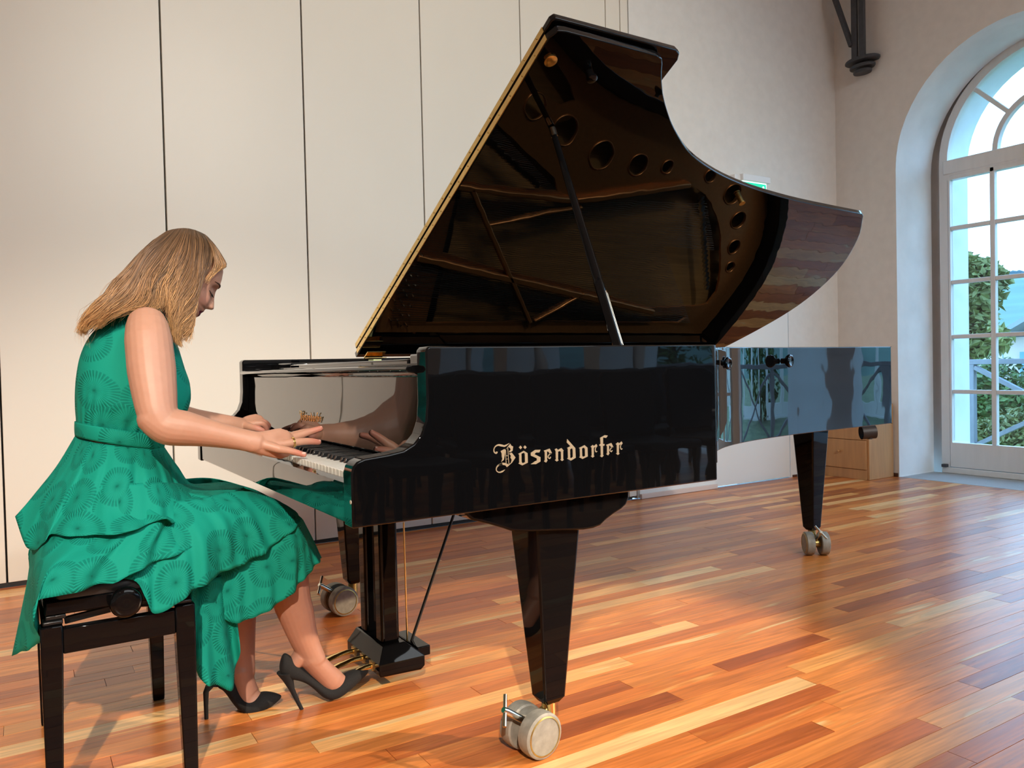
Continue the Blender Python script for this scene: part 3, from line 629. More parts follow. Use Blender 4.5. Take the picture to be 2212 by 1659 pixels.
# ---- inlaid lettering on the treble side and on the fallboard
def ribbon(path, w):
    P = [Vector((x, y, 0)) for x, y in path]; n = 4*len(P); S = spl(P, n); Lf = []; Rt = []
    for i, p in enumerate(S):
        t = S[min(i+1, n-1)]-S[max(i-1, 0)]; t.normalize(); q = Vector((-t.y, t.x, 0)); f = i/(n-1)*(len(w)-1); k = min(int(f), len(w)-2)
        h = (w[k]+(w[k+1]-w[k])*(f-k))/2; Lf.append(p+q*h); Rt.append(p-q*h)
    return [(p.x, p.y) for p in Lf+Rt[::-1]]
dia = lambda x, y, r: [(x-r*0.9, y), (x, y-r), (x+r*0.9, y), (x, y+r)]
def sh(P, dx, dy, s=1.0, ox=0, oy=0): return [((x-ox)*s+ox+dx, (y-oy)*s+oy+dy) for x, y in P]
e_st = [(900, 358), (985, 328), (1018, 393), (988, 412), (968, 376), (946, 368), (946, 486), (955, 495), (933, 531), (905, 515), (915, 495), (914, 384)]
e_cu = ribbon([(1008, 392), (975, 420), (962, 452), (985, 472), (1000, 447)], [16, 13, 13, 15, 10])
r_st = [(1578, 300), (1610, 275), (1626, 292), (1662, 262), (1676, 290), (1655, 320), (1640, 306), (1623, 318), (1623, 430), (1633, 438), (1608, 460), (1582, 440), (1594, 430), (1592, 316)]
r_cu = ribbon([(1648, 318), (1646, 352), (1658, 378), (1672, 366)], [12, 12, 13, 8])
GL = [[ribbon([(222, 372), (212, 396), (184, 380), (178, 340), (198, 300), (240, 277), (290, 284), (335, 290), (402, 250)], [22, 20, 12, 12, 22, 30, 26, 18, 3])],
      [[(275, 365), (330, 335), (345, 345), (340, 385), (322, 490), (285, 522), (300, 480), (291, 440), (291, 400)]],
      [ribbon([(347, 348), (350, 450), (356, 545)], [8, 7, 8])], [ribbon([(377, 305), (386, 430), (395, 555)], [8, 7, 8])],
      [ribbon([(352, 432), (390, 430)], [6, 6])], [ribbon([(352, 481), (390, 478)], [6, 6])],
      [[(352, 338), (415, 258), (428, 285), (456, 298), (447, 360), (405, 386), (398, 370), (422, 345), (412, 322), (385, 303)]],
      [[(397, 402), (435, 386), (490, 457), (440, 532), (365, 598), (345, 572), (292, 562), (240, 577), (252, 556), (300, 532), (352, 537), (395, 562), (425, 532), (435, 490), (417, 457), (425, 432)]],
      [ribbon([(300, 548), (242, 572), (214, 612), (217, 650), (250, 671), (290, 664), (338, 634)], [24, 20, 14, 12, 16, 22, 4])],
      [[(530, 405), (610, 360), (665, 395), (668, 532), (588, 571), (535, 546), (545, 530), (543, 415)], [(575, 402), (612, 385), (626, 410), (628, 525), (596, 541), (578, 520)]],
      [dia(563, 312, 26)], [dia(628, 309, 26)],
      [[(852, 344), (835, 385), (785, 385), (765, 410), (851, 452), (852, 515), (785, 553), (712, 555), (770, 515), (800, 500), (798, 468), (712, 430), (710, 390), (775, 347)]],
      [e_st], [e_cu],
      [[(1058, 340), (1085, 325), (1105, 347), (1155, 320), (1188, 356), (1180, 366), (1180, 480), (1191, 490), (1163, 509), (1140, 490), (1150, 480), (1148, 378), (1130, 362), (1106, 374), (1105, 485), (1115, 495), (1088, 517), (1062, 495), (1075, 485), (1072, 366)]],
      [[(1238, 190), (1355, 320), (1362, 462), (1290, 502), (1240, 475), (1250, 462), (1247, 330), (1237, 320), (1285, 293), (1232, 240)], [(1280, 340), (1308, 322), (1318, 345), (1320, 450), (1292, 470), (1282, 455)]],
      [[(1408, 320), (1490, 278), (1532, 315), (1536, 442), (1460, 478), (1413, 455), (1424, 445), (1422, 330)], [(1452, 326), (1478, 312), (1494, 332), (1497, 435), (1470, 449), (1456, 432)]],
      [r_st], [r_cu],
      [[(1715, 172), (1785, 133), (1826, 140), (1802, 174), (1757, 167), (1757, 262), (1780, 262), (1775, 288), (1757, 288), (1757, 420), (1766, 430), (1742, 455), (1717, 440), (1725, 425), (1722, 290), (1705, 288), (1705, 270), (1722, 260)]],
      [sh(e_st, 903, -84, 0.88, 900, 358)], [sh(e_cu, 903, -84, 0.88, 900, 358)], [sh(r_st, 364, -38)], [sh(r_cu, 364, -38)]]
def let3(x, y, t):
    p = at(1040+x/6.703, 920-y/6.703, 0.0); return (p.x, -0.0005+t*1.0, p.z)
tmp = []
for g_ in GL:
    tmp.append(curve_fill('letter', [[(x, -y) for x, y in sp_] for sp_ in g_], 0.0014, let3, M_GOLD, tside))
def let4(x, y, t):   # the same word small in gold on the fallboard, read from the keys
    a = at(1040+x/6.703, 920-y/6.703, 0.0); u_ = (a.x-0.529)*0.55; h_ = (a.z-0.775)*0.55
    return (0.1765-t, 0.814-u_, 0.838+h_)
word = MB()
for g_ in GL:
    o = curve_fill('tmp', [[(x, -y) for x, y in sp_] for sp_ in g_], 0.0012, lambda x, y, t: (x, y, t), None, None)
    k = len(word.v); word.v += [let4(*(v.co+o.location)) for v in o.data.vertices]; word.f += [tuple(i+k for i in p.vertices) for p in o.data.polygons]
    me = o.data; bpy.data.objects.remove(o); bpy.data.meshes.remove(me)
word.build('lettering', M_BRASS, fb, 30)
# ------------------------------------------------------------------ piano bench
bench = thing('piano_bench', (-0.385, 0.76, 0), 'black lacquered adjustable piano bench with a round side knob under the seated woman', 'bench')
BX0, BX1, BY0, BY1 = -0.55, -0.225, 0.485, 1.04
for x, s in ((BX0, 1), (BX1, -1)):
    for y, q in ((BY0, 1), (BY1, -1)):
        r = lambda z, h: [(x+s*0.0, y, z), (x+s*h, y, z), (x+s*h, y+q*h, z), (x, y+q*h, z)]
        rr = lambda z, h, i: [(x+s*i, y+q*i, z), (x+s*(h+i), y+q*i, z), (x+s*(h+i), y+q*(h+i), z), (x+s*i, y+q*(h+i), z)]
        MB().loft([rr(0.0, 0.030, 0.004), rr(0.012, 0.032, 0.003), rr(0.335, 0.044, 0.0), rr(0.415, 0.045, 0.0)]).build('leg', M_BLKL, bench, 25, 0.003, 2)
for y in (BY0+0.004, BY1-0.030): MB().box((BX0+0.044, y, 0.348), (BX1-0.044, y+0.026, 0.406)).build('apron', M_BLKL, bench, 30, 0.003)
for x in (BX0+0.004, BX1-0.030): MB().box((x, BY0+0.044, 0.348), (x+0.026, BY1-0.044, 0.406)).build('apron', M_BLKL, bench, 30, 0.003)
for x in (BX0+0.006, BX1-0.046):
    for y in (BY0+0.006, BY1-0.046): MB().box((x, y, 0.4155), (x+0.040, y+0.040, 0.4255)).build('corner_block', M_BLK2, bench, 30, 0.003)
fr = MB().box((BX0+0.01, BY0+0.01, 0.436), (BX1-0.01, BY1-0.01, 0.470)).build('seat_frame', M_BLKL, bench, 30, 0.005, 2)
for x in (BX0+0.012, BX0+0.03): MB().box((x, BY0+0.014, 0.4257), (x+0.022, BY0+0.05, 0.4358)).build('stop', M_BLK2, bench, 30, 0.002)
seat = MB()
rg = []
for z, i in ((0.470, 0.0), (0.488, -0.004), (0.502, 0.006), (0.508, 0.03)):
    a, b, c, d = BX0+0.012+i, BX1-0.012-i, BY0+0.012+i, BY1-0.012-i; k = 0.03
    rg.append([(a+k, c, z), (b-k, c, z), (b, c+k, z), (b, d-k, z), (b-k, d, z), (a+k, d, z), (a, d-k, z), (a, c+k, z)])
seat.loft(rg).build('seat', mat('black_leatherette', (0.012, 0.012, 0.013), 0.45), bench, 60)
for y in (BY0+0.05, BY1-0.07):
    for s in (0, 1):
        a, b = (BX0+0.05, 0.412), (BX1-0.05, 0.436)
        if s: a, b = (BX0+0.05, 0.436), (BX1-0.05, 0.412)
        MB().bar((a[0], y+s*0.016, a[1]), (b[0], y+s*0.016, b[1]), 0.012, 0.016).build('scissor_arm', M_BLK2, bench, 30, 0.002)
kc = Vector((-0.378, 0.484, 0.449))
MB().tube([kc+Vector((0, 0.02, 0)), kc+Vector((0, -0.016, 0))], 0.012, 16).build('knob_shaft', M_BLK2, bench, 40)
MB().lathe([(0.0, -0.0), (0.030, 0.0), (0.0345, 0.004), (0.0355, 0.012), (0.034, 0.021), (0.030, 0.0255), (0.020, 0.0265), (0.0, 0.0255)], kc+Vector((0, -0.005, 0)), (0, -1, 0), 36).build('knob', M_BLK, bench, 50)

# ------------------------------------------------------------------ cabinet, exit sign, roof post
M_BEECH = vary(mat('beech_veneer', (0.50, 0.27, 0.115), 0.5), (30, 30, 3), 0.10)
cab = MB().box((5.168, 2.300, 0.0), (5.495, 2.806, 0.60)).build('cabinet', M_BEECH, None, 30, 0.003)
tag(cab, 'pale wooden cabinet with a drawer standing in the corner behind the piano tail', 'cabinet')
for z0, z1 in ((0.082, 0.315), (0.319, 0.585)):
    dr = MB().box((5.152, 2.318, z0), (5.1675, 2.79, z1)).build('drawer', M_BEECH, cab, 30, 0.003)
    c = Vector((5.152, 2.555, (z0+z1)/2+0.02))
    MB().lathe([(0.006, 0), (0.006, 0.010), (0.011, 0.016), (0.012, 0.022), (0.007, 0.027), (0, 0.028)], c, (-1, 0, 0), 16).build('knob', M_BEECH, dr, 50)
MB().box((5.158, 2.318, 0.0), (5.1675, 2.79, 0.078)).build('plinth', M_BEECH, cab, 30, 0.002)

sg = thing('exit_sign', (4.4, YB, 2.3), 'green lit emergency exit sign in a white housing high on the back wall', 'sign')
M_SIGNW = mat('white_plastic', (0.80, 0.81, 0.82), 0.4)
M_GREEN = mat('lit_green', (0.0, 0.45, 0.25), 0.4, emit=(0.0, 0.62, 0.33), es=0.9)
M_LITW = mat('lit_white', (0.9, 1, 0.95), 0.4, emit=(0.75, 1.0, 0.9), es=1.0)
MB().box((4.262, 2.735, 2.380), (4.575, YB-0.001, 2.432)).build('housing', M_SIGNW, sg, 30, 0.004)
MB().box((4.195, 2.76, 2.385), (4.26, YB-0.001, 2.425)).build('bracket', M_SIGNW, sg, 30, 0.003)
MB().box((4.272, 2.752, 2.215), (4.545, 2.762, 2.379)).build('border', M_LITW, sg, 0)
MB().box((4.280, 2.7495, 2.223), (4.537, 2.7515, 2.371)).build('panel', M_GREEN, sg, 0)
XZs = lambda p, t: (p[0], 2.7485-t, p[1])
MB().box((4.300, 2.7475, 2.235), (4.345, 2.749, 2.36)).build('door_symbol', M_LITW, sg, 0)
MB().prism([(4.40, 2.285), (4.455, 2.285), (4.455, 2.265), (4.49, 2.297), (4.455, 2.329), (4.455, 2.308), (4.40, 2.308)], XZs, 0, 0.001).build('arrow_symbol', M_LITW, sg, 0)
mn = MB().lathe([(0.0, 0), (0.011, 0), (0.011, 0.001), (0, 0.001)], (4.505, 2.7485, 2.345), (0, -1, 0), 14)
mn.prism([(4.50, 2.332), (4.515, 2.330), (4.512, 2.29), (4.526, 2.262), (4.516, 2.256), (4.50, 2.285), (4.486, 2.262), (4.476, 2.262), (4.492, 2.30)], XZs, 0, 0.001)
mn.build('figure_symbol', M_LITW, sg, 0)

po = thing('roof_post', (5.42, 2.47, 3.35), 'dark grey steel roof post with a stepped foot bracketed to the wall corner', 'post')
for y in (2.532, 2.464):
    MB().box((5.375, y-0.024, 3.44), (5.40, y+0.024, ZC-0.005)).box((5.40, y-0.004, 3.44), (5.435, y+0.004, ZC-0.005)).build('bar', M_STEEL, po, 30, 0.003)
MB().bar((5.39, 2.560, 3.56), (5.27, 2.86, 4.65), 0.03, 0.05, up=(1, 0, 0)).build('brace', M_STEEL, po, 30, 0.003)
for z, rx, ry, xx in ((3.435, 0.135, 0.150, 5.45), (3.385, 0.10, 0.110, 5.45), (3.345, 0.075, 0.080, 5.45)):
    MB().loft([[(min(xx+0.7*rx*cos(2*pi*k/28), XR-0.002), 2.505+ry*sin(2*pi*k/28)*s, z+dz) for k in range(28)] for dz, s in ((-0.012, 0.93), (-0.004, 1.0), (0.008, 1.0), (0.014, 0.94))]).build('foot_disc', M_STEEL, po, 50)

# ------------------------------------------------------------------ audience chairs in front of the piano, mirrored in its side
M_CHAIR = mat('dark_chair_fabric', (0.012, 0.013, 0.018), 0.7); M_CHLEG = mat('dark_chair_wood', (0.015, 0.012, 0.011), 0.4)
ch = thing('audience_chair', (0, 0, 0), 'dark upholstered audience chair mirrored in the side of the piano', 'chair', 'audience chairs mirrored in the piano side')
MB().box((-0.23, -0.22, 0.42), (0.23, 0.22, 0.48)).build('seat', M_CHAIR, ch, 30, 0.02, 3)
MB().loft([[(x, y, z) for x, y in ((-w, -0.23-0.08*(z-0.5)-t), (w, -0.23-0.08*(z-0.5)-t), (w, -0.195-0.08*(z-0.5)+t), (-w, -0.195-0.08*(z-0.5)+t))] for z, w, t in ((0.50, 0.20, 0), (0.55, 0.22, 0), (0.88, 0.225, 0), (0.93, 0.20, -0.004))]).build('backrest', M_CHAIR, ch, 40, 0.012, 2)
for x in (-0.20, 0.20):
    MB().loft([[(x+a*0.013, 0.19+b*0.013, 0) for a, b in ((-1,-1),(1,-1),(1,1),(-1,1))], [(x+a*0.02, 0.19+b*0.02, 0.42) for a, b in ((-1,-1),(1,-1),(1,1),(-1,1))]]).build('leg', M_CHLEG, ch, 30)
    MB().loft([[(x+a*0.013, -0.25+b*0.013, 0) for a, b in ((-1,-1),(1,-1),(1,1),(-1,1))], [(x+a*0.02, -0.20+b*0.02, 0.42) for a, b in ((-1,-1),(1,-1),(1,1),(-1,1))], [(x+a*0.018, -0.215+b*0.018, 0.52) for a, b in ((-1,-1),(1,-1),(1,1),(-1,1))]]).build('leg', M_CHLEG, ch, 30)
first = True
for j, y in enumerate((-2.35, -3.1, -3.85, -4.6, -5.35, -6.1, -6.85)):
    for i in range(8):
        x = 1.25+0.56*i+(0.2 if j % 2 else 0)
        if x > 5.2: continue
        if first: ch.location = (x, y, 0); first = False
        else: dup(ch, (x, y, 0))
WL[ch] = Vector((0, 0, 0))

# ------------------------------------------------------------------ outside
struct(MB().box((XR+0.83, -40, -0.42), (60, 60, -0.32)).build('ground', vary(mat('garden_ground', (0.16, 0.20, 0.10), 0.95), (2, 2, 2), 0.3), None, 0))
M_LEAF = vary(mat('leaf_green', (0.075, 0.125, 0.030), 0.6), (1.4, 1.4, 1.4), 0.55, 0, 3)
M_LEAFY = vary(mat('leaf_yellow_green', (0.17, 0.18, 0.05), 0.6), (1.2, 1.2, 1.2), 0.45, 0, 3)
M_BARK = vary(mat('bark', (0.12, 0.09, 0.06), 0.9), (20, 20, 4), 0.3)
M_RAIL = vary(mat('grey_timber', (0.20, 0.20, 0.22), 0.7), (20, 20, 6), 0.12)
M_HOUSE = mat('white_house_wall', (0.62, 0.52, 0.47), 0.8); M_ROOF = mat('grey_roof', (0.26, 0.30, 0.33), 0.8)
rl = random.Random(3)
def leaves(name, blobs, n, size, m, parent):
    mb = MB()
    for _ in range(n):
        c, r = rl.choice(blobs)
        d = Vector((rl.gauss(0, 1), rl.gauss(0, 1), rl.gauss(0, 1))).normalized()*(rl.random()**0.33)
        p = Vector(c)+Vector((d.x*r[0], d.y*r[1], d.z*r[2]))
        a = Vector((rl.gauss(0, 1), rl.gauss(0, 1), rl.gauss(0, 0.6))).normalized(); b = a.cross(Vector((rl.gauss(0, 1), rl.gauss(0, 1), rl.gauss(0, 1)))).normalized()
        s = size*rl.uniform(0.6, 1.3); f = a.cross(b)*s*0.25
        mb.add([p-a*s, p+b*s*0.5+f, p+a*s, p-b*s*0.5+f], [(0, 1, 2), (0, 2, 3)])
    return mb.build(name, m, parent, 0, 0, 2, 'stuff')
def tree(label, base, top, blobs, n, size, m, group=None, cat='tree', name='tree'):
    t = thing(name, base, label, cat, group)
    tk = MB().tube([base, Vector(base).lerp(Vector(top), 0.5), top], [0.09*size/0.12, 0.07*size/0.12, 0.02], 8)
    for c, r in blobs[:6]:
        tk.tube([Vector(base).lerp(Vector(top), 0.45), Vector(c)], [0.035*size/0.12, 0.01], 5)
    tk.build('trunk', M_BARK, t, 60)
    leaves('foliage', blobs, n, size, m, t); return t
def B(px, py, X, rx, ry, rz): return (atx(px, py, X), (rx, ry, rz))
t1b = [B(2095, 700, 15, .5, .5, .5), B(2100, 660, 15, .5, .5, .45), B(2120, 625, 15, .45, .5, .4), B(2092, 610, 15, .4, .4, .5), B(2085, 580, 15, .25, .3, .3), B(2135, 600, 15, .3, .3, .3), B(2125, 735, 15, .5, .5, .35), B(2080, 740, 15, .4, .4, .35), B(2112, 580, 15, .25, .3, .2)]
p0 = atx(2098, 740, 15); tree('tall airy tree with yellowing leaves left in the window view', (p0.x, p0.y, -0.33), atx(2100, 590, 15), t1b, 2600, 0.11, M_LEAFY)
b2 = [B(2120, 850, 10.5, .5, .45, .45), B(2150, 830, 10.5, .5, .4, .4), B(2185, 880, 10.5, .5, .45, .4), B(2110, 890, 10.5, .4, .4, .35), B(2150, 890, 10.5, .5, .45, .35)]
p0 = atx(2145, 930, 10.5); tree('dense rounded green bush behind the timber railing', (p0.x, p0.y, -0.33), atx(2145, 850, 10.5), b2, 3600, 0.055, M_LEAF, None, 'bush', 'bush')
b3 = [B(2110, 945, 9.3, .3, .3, .25), B(2150, 950, 9.3, .3, .3, .2), B(2190, 930, 9.3, .35, .3, .28), B(2215, 945, 9.3, .3, .3, .3)]
p0 = atx(2160, 985, 9.3); tree('low pale green shrub at the foot of the window', (p0.x, p0.y, -0.33), atx(2160, 950, 9.3), b3, 2400, 0.04, M_LEAFY, None, 'bush', 'shrub')
rail = thing('timber_railing', (7.6, 1.0, 0), 'grey timber railing with crossed braces outside the window', 'railing')
zr1, zr0 = atx(2100, 783, 7.6).z, atx(2095, 960, 7.6).z
ya = atx(2097, 800, 7.6).y
MB().box((7.57, -11.5, zr1-0.02), (7.63, ya+0.12, zr1+0.03)).build('handrail', M_RAIL, rail, 30, 0.005)
k = 0; yy = ya
while yy > -11:
    MB().box((7.57, yy-0.045, -0.33), (7.63, yy+0.045, zr1-0.02)).build('upright', M_RAIL, rail, 30, 0.005)
    y2 = yy-1.5
    MB().bar((7.60, yy-0.045, zr1-0.05), (7.60, y2+0.045, zr0+0.02), 0.04, 0.055, up=(1, 0, 0)).build('cross_brace', M_RAIL, rail, 30)
    MB().bar((7.62, yy-0.045, zr0+0.0), (7.62, y2+0.045, zr1-0.08), 0.04, 0.055, up=(1, 0, 0)).build('cross_brace', M_RAIL, rail, 30)
    yy = y2
# white house with a low gable, terrace wall with a balustrade
hs_ = thing('white_house', (22, 9.5, 0), 'white rendered house with a shallow grey roof behind the bush', 'house')
a = atx(2168, 760, 22); 
zb = -0.33; ze = atx(2200, 728, 22).z
MB().box((22, 2.0, zb), (27, a.y, ze)).build('wall', M_HOUSE, hs_, 0)
yl = atx(2150, 735, 21.5).y; zl = atx(2152, 733, 21.5).z; yt = atx(2212, 700, 21.5).y; zt = atx(2212, 697, 21.5).z
sl_ = (zt-zl)/(yl-yt)
MB().prism([(yl, zl), (yt-3, zl+sl_*(yl-yt+3)), (yt-3, zl+sl_*(yl-yt+3)+0.22), (yl, zl+0.12)], lambda p, t: (21.4+t, p[0], p[1]), 0, 5.8).build('roof', M_ROOF, hs_, 0)
MB().box((21.95, atx(2205, 800, 22).y-0.5, atx(2205, 850, 22).z), (22.0, atx(2205, 800, 22).y, atx(2205, 760, 22).z)).build('shutter', mat('blue_shutter', (0.16, 0.35, 0.55), 0.6), hs_, 0)
ba = thing('terrace_balustrade', (19, 9.0, 0), 'white terrace balustrade below the tall tree', 'balustrade')
y0_, y1_ = atx(2165, 755, 19).y, atx(2060, 755, 19).y+1.0
zt_, zb_ = atx(2110, 748, 19).z, atx(2110, 774, 19).z
MB().box((19, y0_, zb), (19.3, y1_, zb_)).build('base_wall', M_HOUSE, ba, 0)
MB().box((18.95, y0_, zt_-0.04), (19.35, y1_, zt_+0.06)).build('coping', M_HOUSE, ba, 30)
yy = y0_+0.1
while yy < y1_:
    MB().box((19.08, yy, zb_), (19.2, yy+0.09, zt_-0.04)).build('baluster', M_HOUSE, ba, 0); yy += 0.27
# vineyard hill far off
hm = MB(); n = 48
M_HILL = vary(mat('hazy_vineyard_hill', (0.10, 0.17, 0.13), 0.95), (0.02, 0.05, 0.25), 0.22, 0, 5)  # aerial haze is mixed into the hill's colour
rows = []
for j in range(14):
    t = j/13; X = 120+t*260
    rows.append([(X, -300+i*900/(n-1), -2+(37*t**0.85)*(1+0.10*sin(i*0.5+1)+0.05*sin(i*1.3+j*0.3))) for i in range(n)])
hm.loft(rows, False, False)
hl = hm.build('hillside', M_HILL, None, 180); struct(hl)
fm = MB()
for i in range(900):
    y = -120+rl.random()*560; i_ = (y+300)/900*(n-1); z = -2+37*(1+0.10*sin(i_*0.5+1)+0.05*sin(i_*1.3+3.9))
    fm.ball((379, y, z), (2.5, 2.5, rl.uniform(1.2, 2.6)), 5, 4)
fo = fm.build('forest', vary(mat('hazy_forest', (0.05, 0.085, 0.10), 0.95), (0.1, 0.1, 0.1), 0.3), None, 0, 0, 2, 'stuff'); tag(fo, 'hazy line of trees along the top of the far hill', 'forest')  # bluish distance haze is put into the tree colour
# trees along the other windows, mirrored in the piano
for i, (x, y) in enumerate(((15.5, -3.5), (16.5, -7.5), (15.0, -12.0), (17.0, -17.0))):
    bl_ = [((x+rl.uniform(-.9, .9), y+rl.uniform(-1.5, 1.5), rl.uniform(0.4, 3.6)), (1.0, 1.1, 0.9)) for _ in range(9)]
    tree('dark green garden tree mirrored in the piano side', (x, y, -0.33), (x, y, 3.0), bl_, 1500, 0.16, M_LEAF, 'garden trees mirrored in the piano')
# ------------------------------------------------------------------ the pianist
YM = 0.78                                           # her mid-plane
person = thing('person', (-0.36, YM, 0.5), 'woman in a teal green dress seated at the piano, head bowed, playing the keys', 'person')
SKIN = bpy.data.materials.new('skin'); SKIN.use_nodes = True
N, L = nodes(SKIN); b = N['Principled BSDF']
ca = N.new('ShaderNodeVertexColor'); ca.layer_name = 'tint'
g_ = N.new('ShaderNodeNewGeometry'); n_ = N.new('ShaderNodeTexNoise'); n_.inputs['Scale'].default_value = 60; n_.inputs['Detail'].default_value = 3
L.new(g_.outputs['Position'], n_.inputs[0])
mr = N.new('ShaderNodeMapRange'); mr.inputs[3].default_value = 0.93; mr.inputs[4].default_value = 1.06; L.new(n_.outputs['Fac'], mr.inputs[0])
vm = N.new('ShaderNodeVectorMath'); vm.operation = 'SCALE'; L.new(ca.outputs[0], vm.inputs[0]); L.new(mr.outputs[0], vm.inputs['Scale'])
L.new(vm.outputs[0], b.inputs['Base Color']); b.inputs['Roughness'].default_value = 0.48
b.inputs['Subsurface Weight'].default_value = 0.12; b.inputs['Subsurface Radius'].default_value = (0.012, 0.005, 0.003); b.inputs['Subsurface Scale'].default_value = 0.6
C_SKIN = (0.53, 0.275, 0.185)
BM = MB()
def limb(pts, n=26, seg=22):
    "a tapering limb: points with radii (ra, rb), round ends"
    P = spl([p for p, r in pts], n); R = []
    L_ = [0.0]
    for i in range(1, len(pts)): L_.append(L_[-1]+(Vector(pts[i][0])-Vector(pts[i-1][0])).length)
    for i in range(n):
        t = L_[-1]*i/(n-1)
        ra = interp([(L_[k], pts[k][1][0] if isinstance(pts[k][1], tuple) else pts[k][1]) for k in range(len(pts))], t)
        rb = interp([(L_[k], pts[k][1][1] if isinstance(pts[k][1], tuple) else pts[k][1]) for k in range(len(pts))], t)
        R.append((ra, rb))
    d0 = (P[0]-P[1]).normalized(); d1 = (P[-1]-P[-2]).normalized(); a, z = [], []
    for q in (0.98, 0.85, 0.55):
        h = sqrt(1-q*q)
    pre, post = [], []
    for q in (0.25, 0.6, 0.85):
        s = sqrt(1-q*q); pre.append((P[0]+d0*max(R[0])*s, (R[0][0]*q, R[0][1]*q))); post.insert(0, (P[-1]+d1*max(R[-1])*s, (R[-1][0]*q, R[-1][1]*q)))
    A = pre+list(zip(P, R))+post
    BM.tube([p for p, r in A], [r for p, r in A], seg)
def V(*a): return Vector(a)
# torso, inside the dress
limb([(V(-0.40, YM, 0.545), (0.125, 0.17)), (V(-0.40, YM, 0.66), (0.105, 0.155)), (V(-0.365, YM, 0.80), (0.085, 0.118)), (V(-0.335, YM, 0.93), (0.095, 0.130)), (V(-0.315, YM, 1.03), (0.095, 0.150)), (V(-0.295, YM, 1.09), (0.065, 0.120))], 30, 30) if False else None
def stack(rows):   # rows of (centre, half depth along X, half width along Y)
    BM.loft([[c+V(a*cos(2*pi*k/32), w*sin(2*pi*k/32), 0) for k in range(32)] for c, a, w in rows])
stack([(V(-0.40, YM, 0.505), 0.06, 0.10), (V(-0.40, YM, 0.515), 0.11, 0.155), (V(-0.395, YM, 0.58), 0.115, 0.165), (V(-0.385, YM, 0.68), 0.095, 0.145), (V(-0.362, YM, 0.80), 0.075, 0.112), (V(-0.340, YM, 0.90), 0.080, 0.112), (V(-0.322, YM, 1.00), 0.082, 0.112), (V(-0.305, YM, 1.07), 0.060, 0.105), (V(-0.285, YM, 1.11), 0.045, 0.085), (V(-0.275, YM, 1.13), 0.03, 0.06)])
limb([(V(-0.285, YM, 1.08), 0.052), (V(-0.245, YM, 1.14), 0.047), (V(-0.205, YM, 1.19), 0.048)], 14)
# right arm, nearest the camera
R_SH, R_EL, R_WR = at(322, 722, 0.600), at(343, 912, 0.515), at(550, 955, 0.470)
limb([(at(318, 706, 0.615), (0.050, 0.050)), (at(321, 735, 0.592), (0.056, 0.054)), (at(328, 800, 0.562), (0.058, 0.054)), (at(334, 850, 0.538), (0.053, 0.050)), (at(341, 893, 0.520), (0.047, 0.045)), (at(352, 915, 0.513), (0.044, 0.043))], 26)
limb([(at(336, 905, 0.516), 0.042), (at(362, 920, 0.513), (0.047, 0.046)), (at(400, 926, 0.508), (0.046, 0.043)), (at(440, 933, 0.502), (0.0385, 0.036)), (at(485, 942, 0.492), (0.033, 0.030)), (at(520, 949, 0.481), (0.0265, 0.027)), (at(550, 955, 0.470), (0.0215, 0.027))], 28)
def finger(pts): limb(pts, 16, 14)
# right hand: palm, then five separate fingers
W = at(548, 955, 0.470)
kn_i, kn_m, kn_r, kn_p = at(608, 949, 0.520), at(612, 951, 0.495), at(609, 960, 0.470), at(603, 970, 0.448)
limb([(at(545, 954, 0.470), (0.0205, 0.026)), (at(565, 957, 0.473), (0.019, 0.030)), (at(590, 958, 0.478), (0.0165, 0.037)), (at(606, 958, 0.482), (0.0125, 0.040))], 14, 22)
for kp, w_ in ((kn_i, 0.012), (kn_m, 0.0125), (kn_r, 0.012), (kn_p, 0.0115)):
    limb([(W.lerp(kp, 0.25), 0.013), (kp, w_)], 8, 14)
finger([(kn_i, 0.0115), (at(640, 938, 0.540), 0.0098), (at(664, 932, 0.553), 0.0088), (at(682, 931, 0.560), 0.0072)])
finger([(kn_m, 0.0122), (at(645, 941, 0.503), 0.0104), (at(672, 932, 0.506), 0.0094), (at(692, 926, 0.505), 0.0080)])
finger([(kn_r, 0.0120), (at(640, 955, 0.470), 0.0100), (at(668, 953, 0.474), 0.0092), (at(688, 955, 0.478), 0.0076)])
finger([(kn_p, 0.0110), (at(626, 974, 0.430), 0.0090), (at(645, 979, 0.415), 0.0080), (at(657, 982.5, 0.402), 0.0068)])
finger([(at(556, 957, 0.490), 0.0135), (at(578, 953, 0.525), 0.0125), (at(600, 955, 0.555), 0.0105), (at(615, 962, 0.575), 0.0085)])
# left arm, reaching over to the bass
limb([(V(-0.300, 0.945, 1.075), 0.047), (V(-0.285, 0.975, 1.02), 0.050), (V(-0.255, 1.01, 0.93), 0.048), (V(-0.215, 1.045, 0.855), 0.043)], 22)
LW = at(523, 920, 1.105)
limb([(V(-0.22, 1.04, 0.855), 0.041), (V(-0.17, 1.055, 0.842), 0.043), (V(-0.10, 1.08, 0.826), 0.035), (LW.lerp(V(-0.17, 1.055, 0.842), 0.2), 0.028), (LW, (0.021, 0.026))], 24)
lk = [at(553, 915, 1.085), at(556, 914, 1.11), at(556, 915, 1.135), at(553, 917, 1.158)]
limb([(LW, (0.018, 0.023)), (at(537, 917, 1.115), (0.0155, 0.030)), (at(552, 917, 1.12), (0.0105, 0.036))], 12, 20)
for k_ in lk: limb([(LW.lerp(k_, 0.3), 0.013), (k_, 0.0125)], 8, 14)
finger([(lk[0], 0.0118), (at(566, 915, 1.080), 0.0105), (at(573, 921, 1.083), 0.0092), (at(577, 931, 1.090), 0.0080)])
finger([(lk[1], 0.0122), (at(570, 912, 1.112), 0.0105), (at(578, 917, 1.118), 0.0092), (at(581, 922, 1.125), 0.0078)])
